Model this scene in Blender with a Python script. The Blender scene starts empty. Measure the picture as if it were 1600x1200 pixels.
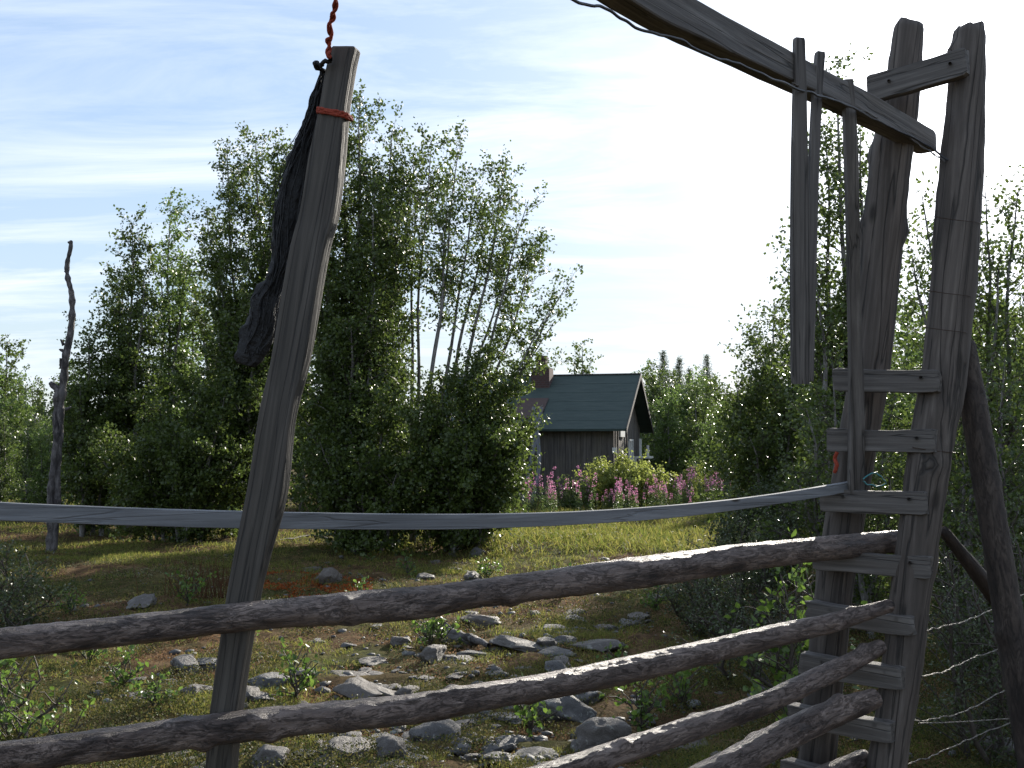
import bpy, bmesh, math, random
import numpy as np
from mathutils import Vector, Matrix, noise

R = math.radians
random.seed(7)
S = bpy.context.scene
COL = S.collection

# ------------------------------------------------------------------ camera, light, exposure
EYE = 1.6
F = 1570.0                      # focal length in pixels of the 1600 px wide photograph
PITCH = R(3.3)
cam_d = bpy.data.cameras.new('camera'); cam = bpy.data.objects.new('camera', cam_d); COL.objects.link(cam)
cam_d.sensor_width = 36; cam_d.lens = 36 * F / 1600; cam_d.clip_end = 3000; cam_d.clip_start = 0.05
cam.location = (0, 0, EYE); cam.rotation_euler = (math.pi / 2 + PITCH, 0, 0)
S.camera = cam


def ray(px, py):
    u = (px - 800) / F; v = (600 - py) / F
    return Vector((u, math.cos(PITCH) - v * math.sin(PITCH), math.sin(PITCH) + v * math.cos(PITCH)))


def at(px, py, D):
    r = ray(px, py); k = D / r.y
    return Vector((r.x * k, D, EYE + r.z * k))


SUN = ray(1552, 62).normalized()
sun_el = math.asin(SUN.z); sun_az = math.atan2(SUN.x, SUN.y)
sun_d = bpy.data.lights.new('sun', 'SUN'); sun = bpy.data.objects.new('sun', sun_d); COL.objects.link(sun)
sun_d.energy = 4.6; sun_d.angle = R(0.6); sun_d.color = (1.0, 0.93, 0.82)
sun.rotation_euler = (-SUN).to_track_quat('-Z', 'Y').to_euler()
sun.location = SUN * 50

S.view_settings.view_transform = 'Standard'; S.view_settings.look = 'None'
S.view_settings.exposure = 0.98; S.view_settings.gamma = 1.0
S.cycles.max_bounces = 7; S.cycles.transparent_max_bounces = 4; S.cycles.transmission_bounces = 4
S.cycles.sample_clamp_indirect = 6.0

w = bpy.data.worlds.new('World'); S.world = w; w.use_nodes = True
nt = w.node_tree; nt.nodes.clear()


def N(nt, kind, **kw):
    n = nt.nodes.new(kind)
    for k, v in kw.items():
        if k in n.inputs.keys() if isinstance(k, str) else False:
            n.inputs[k].default_value = v
        else:
            setattr(n, k, v)
    return n


def math_n(nt, op, a, b=None, clamp=False):
    n = nt.nodes.new('ShaderNodeMath'); n.operation = op; n.use_clamp = clamp
    for i, x in enumerate((a, b)):
        if x is None: continue
        if isinstance(x, (int, float)): n.inputs[i].default_value = x
        else: nt.links.new(x, n.inputs[i])
    return n.outputs[0]


def mix_n(nt, fac, a, b, mode='MIX'):
    n = nt.nodes.new('ShaderNodeMix'); n.data_type = 'RGBA'; n.blend_type = mode
    for sock, x in ((n.inputs[0], fac), (n.inputs[6], a), (n.inputs[7], b)):
        if isinstance(x, (int, float)): sock.default_value = x
        elif isinstance(x, tuple): sock.default_value = x if len(x) == 4 else (*x, 1)
        else: nt.links.new(x, sock)
    return n.outputs[2]


def ramp_n(nt, fac, stops):
    n = nt.nodes.new('ShaderNodeValToRGB'); e = n.color_ramp.elements
    while len(e) < len(stops): e.new(0.5)
    for el, (p, c) in zip(e, stops):
        el.position = p; el.color = (*c, 1) if len(c) == 3 else c
    nt.links.new(fac, n.inputs[0])
    return n.outputs[0]


def noise_n(nt, vec, scale, detail=4, rough=0.6, dist=0.0):
    n = nt.nodes.new('ShaderNodeTexNoise'); n.inputs['Scale'].default_value = scale
    n.inputs['Detail'].default_value = detail; n.inputs['Roughness'].default_value = rough
    n.inputs['Distortion'].default_value = dist
    if vec is not None: nt.links.new(vec, n.inputs['Vector'])
    return n.outputs[0]


def map_n(nt, vec, scale=(1, 1, 1), rot=(0, 0, 0), loc=(0, 0, 0)):
    n = nt.nodes.new('ShaderNodeMapping')
    n.inputs['Scale'].default_value = scale; n.inputs['Rotation'].default_value = rot; n.inputs['Location'].default_value = loc
    nt.links.new(vec, n.inputs['Vector'])
    return n.outputs[0]


# sky: Nishita, thin cirrus, the bright veil of thin cloud round the sun
sky = nt.nodes.new('ShaderNodeTexSky'); sky.sky_type = 'NISHITA'; sky.sun_disc = False
sky.sun_elevation = sun_el; sky.sun_rotation = sun_az
sky.air_density = 1.0; sky.dust_density = 0.3; sky.ozone_density = 2.0
tc = nt.nodes.new('ShaderNodeTexCoord'); gen = tc.outputs['Generated']
sep = nt.nodes.new('ShaderNodeSeparateXYZ'); nt.links.new(gen, sep.inputs[0])
zz = math_n(nt, 'ADD', math_n(nt, 'MAXIMUM', sep.outputs[2], 0.0), 0.13)
cx = math_n(nt, 'DIVIDE', sep.outputs[0], zz); cy = math_n(nt, 'DIVIDE', sep.outputs[1], zz)
comb = nt.nodes.new('ShaderNodeCombineXYZ'); nt.links.new(cx, comb.inputs[0]); nt.links.new(cy, comb.inputs[1])
streak = noise_n(nt, map_n(nt, comb.outputs[0], (0.6, 1.9, 1), (0, 0, R(17))), 1.5, 8, 0.64, 0.55)
broad = noise_n(nt, map_n(nt, comb.outputs[0], (0.35, 0.8, 1), (0, 0, R(10)), (3.1, 1.7, 0)), 1.2, 3, 0.5, 0.2)
cl = math_n(nt, 'MULTIPLY', ramp_n(nt, streak, [(0.42, (0, 0, 0)), (0.66, (1, 1, 1))]),
            ramp_n(nt, broad, [(0.30, (0.25, 0.25, 0.25)), (0.62, (1, 1, 1))]))
vd = nt.nodes.new('ShaderNodeVectorMath'); vd.operation = 'DOT_PRODUCT'
nt.links.new(gen, vd.inputs[0]); vd.inputs[1].default_value = SUN
dot = math_n(nt, 'MAXIMUM', vd.outputs['Value'], 0.0)
veil = math_n(nt, 'ADD', math_n(nt, 'MULTIPLY', math_n(nt, 'POWER', dot, 14.0), 0.16), math_n(nt, 'MULTIPLY', math_n(nt, 'POWER', dot, 90.0), 1.5))
low = ramp_n(nt, sep.outputs[2], [(0.0, (0.5, 0.5, 0.5)), (0.30, (0.0, 0.0, 0.0))])
fac = math_n(nt, 'ADD', math_n(nt, 'MULTIPLY', cl, 0.78), math_n(nt, 'ADD', math_n(nt, 'MULTIPLY', low, 0.45), 0.24), True)
bw = nt.nodes.new('ShaderNodeRGBToBW'); nt.links.new(sky.outputs[0], bw.inputs[0])
soft = nt.nodes.new('ShaderNodeVectorMath'); soft.operation = 'SCALE'; nt.links.new(sky.outputs[0], soft.inputs[0])
nt.links.new(math_n(nt, 'DIVIDE', 1.9, math_n(nt, 'ADD', 1.0, math_n(nt, 'MULTIPLY', bw.outputs[0], 0.36))), soft.inputs['Scale'])
c1 = mix_n(nt, fac, soft.outputs[0], (5.05, 5.55, 6.4))
vcol = nt.nodes.new('ShaderNodeVectorMath'); vcol.operation = 'SCALE'; vcol.inputs[0].default_value = (11, 11, 11.2)
nt.links.new(veil, vcol.inputs['Scale'])
c2 = mix_n(nt, 1.0, c1, vcol.outputs[0], 'ADD')
bg = nt.nodes.new('ShaderNodeBackground'); bg.inputs[1].default_value = 0.10
nt.links.new(c2, bg.inputs[0])
wo = nt.nodes.new('ShaderNodeOutputWorld'); nt.links.new(bg.outputs[0], wo.inputs[0])


# ------------------------------------------------------------------ materials
def new_mat(name):
    m = bpy.data.materials.new(name); m.use_nodes = True
    nt = m.node_tree; b = nt.nodes['Principled BSDF']
    return m, nt, b


def bump(nt, b, h, strength=0.5, dist=0.01):
    n = nt.nodes.new('ShaderNodeBump'); n.inputs['Strength'].default_value = strength; n.inputs['Distance'].default_value = dist
    nt.links.new(h, n.inputs['Height']); nt.links.new(n.outputs[0], b.inputs['Normal'])


def wood_mat(name, dark, mid, light, grain=1.0, rough=0.75, bs=0.6, crk=0.85, knot=0.06):
    m, nt, b = new_mat(name)
    o = nt.nodes.new('ShaderNodeTexCoord').outputs['Object']
    g = noise_n(nt, map_n(nt, o, (38 * grain, 38 * grain, 1.4)), 1.0, 6, 0.65, 0.6)
    g2 = noise_n(nt, map_n(nt, o, (150 * grain, 150 * grain, 5)), 1.0, 4, 0.6, 0.2)
    blot = noise_n(nt, map_n(nt, o, (7, 7, 3.0)), 1.0, 5, 0.65, 0.4)
    c = ramp_n(nt, g, [(0.30, dark), (0.5, mid), (0.72, light)])
    c = mix_n(nt, ramp_n(nt, g2, [(0.35, (0, 0, 0)), (0.65, (1, 1, 1))]), mix_n(nt, 0.35, c, dark), c)
    c = mix_n(nt, ramp_n(nt, blot, [(0.5, (0, 0, 0)), (0.75, (0.65, 0.65, 0.65))]), c, mix_n(nt, 0.6, c, dark))
    # splits along the grain
    cr = noise_n(nt, map_n(nt, o, (24 * grain, 24 * grain, 0.55), (0, 0, 0), (4, 2, 1)), 1.0, 3, 0.5, 0.8)
    crack = ramp_n(nt, cr, [(0.478, (1, 1, 1)), (0.5, (0, 0, 0)), (0.522, (1, 1, 1))])
    c = mix_n(nt, crack, mix_n(nt, crk, c, (0.008, 0.007, 0.006)), c)
    vk = nt.nodes.new('ShaderNodeTexVoronoi'); vk.inputs['Scale'].default_value = 1.0
    nt.links.new(map_n(nt, o, (9, 9, 3.4)), vk.inputs['Vector'])
    kn = ramp_n(nt, vk.outputs['Distance'], [(knot, (0, 0, 0)), (knot * 2.5, (1, 1, 1))])
    c = mix_n(nt, kn, (0.022, 0.017, 0.013), c)
    nt.links.new(c, b.inputs['Base Color']); b.inputs['Roughness'].default_value = rough
    hh = math_n(nt, 'ADD', math_n(nt, 'MULTIPLY', g, 0.7), math_n(nt, 'MULTIPLY', g2, 0.3))
    bump(nt, b, math_n(nt, 'MULTIPLY', hh, crack), bs, 0.006)
    return m


def bark_mat(name, dark, mid, light, sc=1.0, rough=0.7, amt=0.48):
    m, nt, b = new_mat(name)
    o = nt.nodes.new('ShaderNodeTexCoord').outputs['Object']
    fl = noise_n(nt, map_n(nt, o, (22 * sc, 22 * sc, 7 * sc)), 1.0, 7, 0.68, 0.5)
    gr = noise_n(nt, map_n(nt, o, (130 * sc, 130 * sc, 40 * sc)), 1.0, 6, 0.75, 0.5)
    fr = noise_n(nt, map_n(nt, o, (48 * sc, 48 * sc, 11 * sc), (0, 0, 0), (3, 8, 2)), 1.0, 6, 0.75, 1.0)
    big = noise_n(nt, map_n(nt, o, (6, 6, 2.4)), 1.0, 4, 0.6, 0.5)
    c = ramp_n(nt, fl, [(0.36, dark), (amt, mid), (0.60, light)])
    c = mix_n(nt, ramp_n(nt, gr, [(0.4, (0.5, 0.5, 0.5)), (0.62, (0, 0, 0))]), c, dark)
    c = mix_n(nt, ramp_n(nt, big, [(0.42, (0, 0, 0)), (0.62, (0.7, 0.7, 0.7))]), c, mix_n(nt, 0.5, light, mid))
    edge = ramp_n(nt, fr, [(0.45, (1, 1, 1)), (0.48, (0.35, 0.35, 0.35)), (0.50, (1, 1, 1))])
    c = mix_n(nt, edge, mix_n(nt, 0.75, c, (0.012, 0.009, 0.008)), c)
    nt.links.new(c, b.inputs['Base Color']); b.inputs['Roughness'].default_value = rough
    h = math_n(nt, 'ADD', math_n(nt, 'ADD', math_n(nt, 'MULTIPLY', fl, 0.5), math_n(nt, 'MULTIPLY', gr, 0.4)), math_n(nt, 'MULTIPLY', edge, 0.25))
    bump(nt, b, h, 1.0, 0.014)
    return m


def plain(name, col, rough=0.6, var=0.3, sc=20, metal=0.0, bs=0.2):
    m, nt, b = new_mat(name)
    o = nt.nodes.new('ShaderNodeTexCoord').outputs['Object']
    n = noise_n(nt, o, sc, 5, 0.6)
    c = mix_n(nt, n, tuple(x * (1 - var) for x in col), tuple(min(1, x * (1 + var)) for x in col))
    nt.links.new(c, b.inputs['Base Color']); b.inputs['Roughness'].default_value = rough
    b.inputs['Metallic'].default_value = metal
    bump(nt, b, n, bs, 0.01)
    return m


def leaf_mat(name, c0, c1, rough=0.38, trans=0.35, tcol=None, spec=0.5):
    m, nt, b = new_mat(name)
    a = nt.nodes.new('ShaderNodeAttribute'); a.attribute_name = 'rnd'
    c = mix_n(nt, a.outputs['Fac'], c0, c1)
    nt.links.new(c, b.inputs['Base Color']); b.inputs['Roughness'].default_value = rough
    b.inputs['Specular IOR Level'].default_value = spec
    t = nt.nodes.new('ShaderNodeBsdfTranslucent')
    tcx = mix_n(nt, a.outputs['Fac'], tuple(x * 1.5 for x in (tcol or c0)), tuple(x * 1.8 for x in (tcol or c1)))
    nt.links.new(tcx, t.inputs[0])
    mx = nt.nodes.new('ShaderNodeMixShader'); mx.inputs[0].default_value = trans
    nt.links.new(b.outputs[0], mx.inputs[1]); nt.links.new(t.outputs[0], mx.inputs[2])
    nt.links.new(mx.outputs[0], nt.nodes['Material Output'].inputs[0])
    return m


M = {}
M['grey_wood'] = wood_mat('weathered_grey_timber', (0.033, 0.029, 0.026), (0.105, 0.094, 0.085), (0.20, 0.184, 0.168))
M['board_wood'] = wood_mat('bluish_grey_board', (0.09, 0.094, 0.10), (0.15, 0.157, 0.167), (0.24, 0.25, 0.262), 1.3, crk=0.25, knot=0.03)
M['plank_wood'] = wood_mat('dark_grey_plank', (0.022, 0.019, 0.015), (0.060, 0.052, 0.043), (0.115, 0.102, 0.086))
M['post_wood'] = wood_mat('old_post_wood', (0.03, 0.024, 0.020), (0.088, 0.073, 0.062), (0.18, 0.155, 0.135), 0.7, 0.8, 0.9)
M['bark'] = bark_mat('flaking_pole_bark', (0.016, 0.010, 0.008), (0.088, 0.060, 0.048), (0.29, 0.225, 0.19), 1.0, 0.45)
M['brace'] = bark_mat('brace_bark', (0.014, 0.010, 0.008), (0.045, 0.032, 0.026), (0.09, 0.07, 0.056), 1.0, 0.8)
M['birch_bark'] = bark_mat('birch_bark', (0.03, 0.027, 0.024), (0.14, 0.125, 0.11), (0.36, 0.34, 0.32), 0.5, 0.7)
M['dark_twig'] = plain('dark_twigs', (0.05, 0.038, 0.03), 0.7, 0.3, 8)
M['snag'] = bark_mat('dead_trunk_bark', (0.012, 0.01, 0.01), (0.05, 0.042, 0.042), (0.22, 0.20, 0.19), 0.6, 0.8)
M['leaf'] = leaf_mat('birch_leaf', (0.042, 0.068, 0.014), (0.09, 0.122, 0.028), 0.36, 0.42, spec=0.45)
M['leaf_light'] = leaf_mat('light_birch_leaf', (0.06, 0.10, 0.02), (0.11, 0.16, 0.042), 0.38, 0.48, spec=0.4)
M['leaf_grey'] = leaf_mat('willow_leaf', (0.035, 0.055, 0.018), (0.07, 0.09, 0.034), 0.33, 0.3)
M['leaf_bright'] = leaf_mat('shrub_leaf', (0.055, 0.10, 0.018), (0.11, 0.17, 0.03), 0.4, 0.45)
M['needle'] = leaf_mat('needles', (0.04, 0.066, 0.028), (0.07, 0.10, 0.045), 0.5, 0.25)
M['elder'] = leaf_mat('yellow_green_leaf', (0.12, 0.15, 0.03), (0.2, 0.22, 0.055), 0.5, 0.6)
M['fire_leaf'] = leaf_mat('fireweed_leaf', (0.05, 0.095, 0.025), (0.11, 0.13, 0.045), 0.5, 0.4)
M['pink'] = leaf_mat('fireweed_petal', (0.50, 0.19, 0.33), (0.70, 0.40, 0.53), 0.7, 0.4, (0.40, 0.16, 0.27))
M['grass'] = leaf_mat('grass_blade', (0.07, 0.105, 0.018), (0.20, 0.18, 0.05), 0.6, 0.52, spec=0.15)
M['dry'] = leaf_mat('dry_stalk', (0.12, 0.062, 0.034), (0.26, 0.165, 0.09), 0.8, 0.25, spec=0.1)
M['rust'] = leaf_mat('rust_red_leaf', (0.17, 0.04, 0.012), (0.30, 0.085, 0.022), 0.8, 0.2, spec=0.1)
M['heath'] = leaf_mat('heath_leaf', (0.03, 0.05, 0.013), (0.12, 0.10, 0.034), 0.6, 0.35, spec=0.15)
M['lichen'] = leaf_mat('reindeer_lichen', (0.16, 0.15, 0.085), (0.24, 0.22, 0.12), 0.9, 0.2, spec=0.1)
M['orange_rope'] = plain('orange_rope', (0.27, 0.038, 0.016), 0.85, 0.5, 200, 0, 0.5)
M['black'] = plain('black_netting', (0.004, 0.004, 0.005), 0.6, 0.4, 60, 0, 0.8)
M['cable'] = plain('black_cable', (0.015, 0.015, 0.018), 0.4, 0.2, 30)
M['wire'] = plain('galvanised_wire', (0.12, 0.11, 0.10), 0.6, 0.3, 60, 0.5)
M['teal'] = plain('teal_cord', (0.05, 0.22, 0.24), 0.5, 0.2, 60)
M['roof'] = None
M['nail'] = plain('rusty_nail', (0.05, 0.03, 0.02), 0.6, 0.3, 60, 0.6)
M['white'] = plain('white_paint', (0.68, 0.67, 0.62), 0.6, 0.12, 14)
M['glass'] = plain('window_glass', (0.05, 0.07, 0.09), 0.08, 0.1, 3, 0.0, 0.0)


def rock_mat():
    m, nt, b = new_mat('lichened_stone')
    t = nt.nodes.new('ShaderNodeTexCoord'); o = t.outputs['Object']
    oi = nt.nodes.new('ShaderNodeObjectInfo')
    n1 = noise_n(nt, o, 2.6, 7, 0.62, 0.4); n2 = noise_n(nt, o, 26, 5, 0.7); n3 = noise_n(nt, map_n(nt, o, (1, 1, 1), (0, 0, 0), (5, 2, 9)), 4.5, 5, 0.6, 0.8)
    c = ramp_n(nt, n1, [(0.3, (0.04, 0.038, 0.036)), (0.5, (0.08, 0.077, 0.074)), (0.72, (0.155, 0.15, 0.142))])
    c = mix_n(nt, ramp_n(nt, n2, [(0.42, (0.45, 0.45, 0.45)), (0.6, (0, 0, 0))]), c, (0.045, 0.043, 0.042))
    c = mix_n(nt, ramp_n(nt, n3, [(0.60, (0, 0, 0)), (0.66, (0.7, 0.7, 0.7))]), c, (0.30, 0.31, 0.27))
    c = mix_n(nt, math_n(nt, 'MULTIPLY', oi.outputs['Random'], 0.6), c, (0.115, 0.085, 0.06))
    nt.links.new(c, b.inputs['Base Color']); b.inputs['Roughness'].default_value = 0.62
    bump(nt, b, math_n(nt, 'ADD', n1, math_n(nt, 'MULTIPLY', n2, 0.3)), 0.8, 0.04)
    return m


M['rock'] = rock_mat()


def ground_mat():
    m, nt, b = new_mat('heath_ground')
    o = nt.nodes.new('ShaderNodeTexCoord').outputs['Object']
    n1 = noise_n(nt, o, 0.55, 6, 0.62, 0.5); n2 = noise_n(nt, o, 3.2, 6, 0.68, 0.3); n3 = noise_n(nt, o, 24, 6, 0.75)
    soil = ramp_n(nt, n2, [(0.3, (0.045, 0.024, 0.013)), (0.5, (0.14, 0.08, 0.042)), (0.72, (0.26, 0.175, 0.09))])
    moss = ramp_n(nt, n2, [(0.3, (0.035, 0.044, 0.012)), (0.52, (0.085, 0.09, 0.026)), (0.75, (0.17, 0.15, 0.055))])
    c = mix_n(nt, ramp_n(nt, n1, [(0.44, (0.08, 0.08, 0.08)), (0.6, (0.95, 0.95, 0.95))]), soil, moss)
    c = mix_n(nt, ramp_n(nt, n3, [(0.35, (0.6, 0.6, 0.6)), (0.6, (0, 0, 0))]), c, (0.018, 0.015, 0.010))
    nt.links.new(c, b.inputs['Base Color']); b.inputs['Roughness'].default_value = 0.95; b.inputs['Specular IOR Level'].default_value = 0.05
    bump(nt, b, math_n(nt, 'ADD', math_n(nt, 'MULTIPLY', n2, 0.6), math_n(nt, 'MULTIPLY', n3, 0.5)), 1.0, 0.06)
    return m


M['ground'] = ground_mat()


# ------------------------------------------------------------------ object helpers
def tag(o, label=None, cat=None, group=None, kind=None):
    for k, v in (('label', label), ('category', cat), ('group', group), ('kind', kind)):
        if v: o[k] = v
    return o


def thing(name, loc, label=None, cat=None, group=None):
    o = bpy.data.objects.new(name, None); COL.objects.link(o); o.location = loc; o.empty_display_size = 0.2
    return tag(o, label, cat, group)


def link(name, mesh, mat, parent=None, loc=None, smooth=True):
    o = bpy.data.objects.new(name, mesh); COL.objects.link(o)
    if mat is not None: mesh.materials.append(mat)
    if parent is not None: o.parent = parent
    if loc is not None: o.location = loc
    if smooth: mesh.polygons.foreach_set('use_smooth', [True] * len(mesh.polygons))
    return o


def copy_thing(o, loc, rz=0.0, sc=1.0, label=None):
    c = o.copy(); COL.objects.link(c)
    for ch in o.children:
        d = ch.copy(); COL.objects.link(d); d.parent = c
        for g in ch.children:
            e = g.copy(); COL.objects.link(e); e.parent = d
    c.location = loc; c.rotation_euler = (0, 0, rz)
    c.scale = (sc, sc, sc) if isinstance(sc, (int, float)) else sc
    if label: c['label'] = label
    return c


def np_mesh(name, v, q, rnd=None):
    """v (n,3); q (m,4) quads"""
    me = bpy.data.meshes.new(name)
    v = np.ascontiguousarray(v, dtype=np.float32); q = np.ascontiguousarray(q, dtype=np.int32)
    me.vertices.add(len(v)); me.vertices.foreach_set('co', v.ravel())
    k = q.shape[1]
    me.loops.add(q.size); me.loops.foreach_set('vertex_index', q.ravel())
    me.polygons.add(len(q)); me.polygons.foreach_set('loop_start', np.arange(0, q.size, k, dtype=np.int32))
    me.update(calc_edges=True)
    if rnd is not None:
        a = me.attributes.new('rnd', 'FLOAT', 'FACE'); a.data.foreach_set('value', np.ascontiguousarray(rnd, dtype=np.float32))
    return me


def leaves_mesh(name, c, size, rng, near=False, aspect=0.62, axis=None, up=0.0):
    n = len(c)
    nrm = rng.normal(size=(n, 3)); nrm[:, 2] += up; nrm /= np.linalg.norm(nrm, axis=1)[:, None]
    a = rng.normal(size=(n, 3)) if axis is None else axis + rng.normal(size=(n, 3)) * 0.35
    a -= (a * nrm).sum(1)[:, None] * nrm; a /= np.linalg.norm(a, axis=1)[:, None] + 1e-9
    b = np.cross(nrm, a)
    s = (size * rng.uniform(0.6, 1.25, n))[:, None]
    wd = s * aspect * 0.5
    base = np.arange(n)[:, None]
    if near:
        p = np.stack([c - a * s * .5, c - a * s * .16 + b * wd + nrm * s * .10, c + a * s * .2 + b * wd * .78 + nrm * s * .06,
                      c + a * s * .52 - nrm * s * .04, c + a * s * .2 - b * wd * .78 + nrm * s * .06, c - a * s * .16 - b * wd + nrm * s * .10], 1)
        q = np.concatenate([base * 6 + np.array([[0, 1, 2, 3]]), base * 6 + np.array([[0, 3, 4, 5]])], 0)
        r = rng.random(n); r = np.concatenate([r, r])
    else:
        p = np.stack([c - a * s * .5, c + b * wd + nrm * s * .1, c + a * s * .5, c - b * wd + nrm * s * .1], 1)
        q = base * 4 + np.array([[0, 1, 2, 3]]); r = rng.random(n)
    return np_mesh(name, p.reshape(-1, 3), q, r)


def tubes_mesh(name, lines, k=5):
    """lines: list of (pts (n,3), radii (n,))"""
    V = []; Q = []; off = 0
    for pts, rad in lines:
        n = len(pts); d = np.gradient(pts, axis=0); d /= np.linalg.norm(d, axis=1)[:, None] + 1e-9
        ref = np.array([0.31, 0.2, 0.93]) if abs(d[0, 2]) < 0.8 else np.array([0.9, 0.3, 0.1])
        u = np.cross(d, ref); u /= np.linalg.norm(u, axis=1)[:, None] + 1e-9
        v = np.cross(d, u)
        ang = np.arange(k) * 2 * np.pi / k
        ring = pts[:, None, :] + rad[:, None, None] * (np.cos(ang)[None, :, None] * u[:, None, :] + np.sin(ang)[None, :, None] * v[:, None, :])
        V.append(ring.reshape(-1, 3))
        i = np.arange(n - 1)[:, None] * k; j = np.arange(k)[None, :]; j2 = (j + 1) % k
        Q.append((np.stack([i + j, i + j2, i + k + j2, i + k + j], -1) + off).reshape(-1, 4))
        off += n * k
    return np_mesh(name, np.concatenate(V), np.concatenate(Q))


def smooth_path(P, n):
    P = [np.array(p, float) for p in P]
    if len(P) == 2: P = [P[0], (P[0] + P[1]) / 2, P[1]]
    P = [2 * P[0] - P[1]] + P + [2 * P[-1] - P[-2]]
    out = []; m = len(P) - 3
    for s in np.linspace(0, m - 1e-6, n):
        i = int(s); t = s - i; a, b, c, d = P[i:i + 4]
        out.append(0.5 * (2 * b + (c - a) * t + (2 * a - 5 * b + 4 * c - d) * t * t + (3 * b - a - 3 * c + d) * t ** 3))
    return np.array(out)


# ------------------------------------------------------------------ timber
def timber(name, ctrl, kind='plank', thick=0.03, yaw=0.0, mat=None, parent=None, seed=0, wob=0.06, n=60, knots=0, rag=0.0, ratio=1.0):
    """ctrl: (px, py, D, width in px) control points; local Z runs along the piece so the grain follows it"""
    P = [(*at(a, b, D), D * wd / F) for a, b, D, wd in ctrl]
    path = smooth_path(P, n)
    p0 = Vector(path[0][:3]); p1 = Vector(path[-1][:3])
    z = (p1 - p0).normalized()
    x = Vector((math.cos(yaw), math.sin(yaw), 0)); x = (x - x.dot(z) * z)
    if abs(z.z) < 0.55: x = Vector((0, 0, 1)) - z.z * z
    x.normalize(); y = z.cross(x)
    Mx = Matrix((x, y, z)).transposed().to_4x4(); Mx.translation = p0; inv = Mx.inverted()
    rn = random.Random(seed)
    if kind == 'plank':
        sec = []; bx_ = min(0.3, 0.10 * thick / (P[0][3] + 1e-6)) + 0.03; by_ = 0.22
        for sx, sy, swap in ((1, 1, 0), (-1, 1, 1), (-1, -1, 0), (1, -1, 1)):
            c3 = [(1, 1 - by_), (1 - bx_ * .3, 1 - by_ * .3), (1 - bx_, 1)]
            if swap: c3 = c3[::-1]
            sec += [(sx * a_, sy * b_) for a_, b_ in c3]
            if not swap: sec += [(sx * .35, sy * 1.0), (-sx * .35, sy * 1.0)]
        k = len(sec)
    else:
        k = 30; sec = [(math.cos(2 * math.pi * i / k), math.sin(2 * math.pi * i / k)) for i in range(k)]
    kn = [(rn.random(), rn.random() * 6.28, rn.uniform(.16, .42)) for _ in range(knots)]
    bm = bmesh.new(); rings = []
    L = (p1 - p0).length
    for i, q in enumerate(path):
        t = i / (n - 1); c = inv @ Vector(q[:3]); hw = q[3] / 2
        so = seed * 13.7
        if kind == 'plank':
            l = noise.noise(Vector((c.z * 3.1, so, 0))) * wob + noise.noise(Vector((c.z * 14, so, 3))) * wob * 0.4
            r = noise.noise(Vector((c.z * 2.7, so, 7))) * wob + noise.noise(Vector((c.z * 16, so, 9))) * wob * 0.4
        ring = []
        end = min(t, 1 - t) * (n - 1)
        sh = 0.90 if end < 0.5 else (1.0)
        for j, (a, b) in enumerate(sec):
            if kind == 'plank':
                w_ = hw * (1 + (r if a > 0 else l) * 2) * sh
                tx = thick / 2 * (1 + 0.12 * noise.noise(Vector((c.z * 5, so, a)))) * sh
                zz = c.z + (rag * noise.noise(Vector((a * 2.2, b * 2, so + i))) if end < 0.5 else 0)
                ring.append(bm.verts.new((c.x + a * w_, c.y + b * tx, zz)))
            else:
                nn = noise.noise(Vector((a * 1.3, b * 1.3, c.z * 4 + so))) * wob * 1.6 + noise.noise(Vector((a * 3.5, b * 3.5, c.z * 22 + so))) * wob * 0.9 + noise.noise(Vector((a * 6, b * 6, c.z * 60 + so))) * wob * 0.7
                bulge = 0
                for kt, ka, kh in kn:
                    dz = (kt * L - c.z) / (hw * 0.55); da = (math.atan2(b, a) - ka + math.pi) % (2 * math.pi) - math.pi
                    bulge += kh * math.exp(-dz * dz - da * da * 3)
                rr = hw * (1 + nn + bulge) * sh
                zz = c.z + (rag * noise.noise(Vector((a * 1.5, b * 1.5, so + 5))) if end < 0.5 else 0)
                ring.append(bm.verts.new((c.x + a * rr, c.y + b * rr * ratio, zz)))
        rings.append(ring)
    for r0, r1 in zip(rings, rings[1:]):
        for j in range(k):
            bm.faces.new((r0[j], r0[(j + 1) % k], r1[(j + 1) % k], r1[j]))
    bm.faces.new(list(reversed(rings[0]))); bm.faces.new(rings[-1])
    bmesh.ops.recalc_face_normals(bm, faces=bm.faces)
    me = bpy.data.meshes.new(name); bm.to_mesh(me); bm.free()
    o = link(name, me, mat, None, None, kind != 'plank')
    if parent is not None:
        o.parent = parent; o.matrix_local = Matrix.Translation(parent.location).inverted() @ Mx
    else:
        o.matrix_world = Mx
    return o


def tube_obj(name, ctrl, rad, mat, parent=None, n=60, wig=0.0, wf=9.0, k=6, seed=0, twist=None):
    P = smooth_path([at(*c) for c in ctrl], n)
    for i in range(n):
        P[i] += np.array(noise.noise_vector(Vector((i / n * wf, seed * 3.3, 0)))) * wig
    base = P[0].copy()
    if twist:
        turns, tr = twist; lines = []
        d = np.gradient(P, axis=0); d /= np.linalg.norm(d, axis=1)[:, None]
        u = np.cross(d, [0.1, 1, 0.05]); u /= np.linalg.norm(u, axis=1)[:, None]; v = np.cross(d, u)
        for ph in (0, math.pi):
            a = np.linspace(0, turns * 2 * math.pi, n) + ph
            lines.append((P - base + tr * (np.cos(a)[:, None] * u + np.sin(a)[:, None] * v), np.full(n, rad)))
    else:
        lines = [(P - base, np.full(n, rad))]
    o = link(name, tubes_mesh(name, lines, k), mat)
    o.location = base
    if parent is not None: o.parent = parent; o.location = Vector(base) - parent.location
    return o


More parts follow.
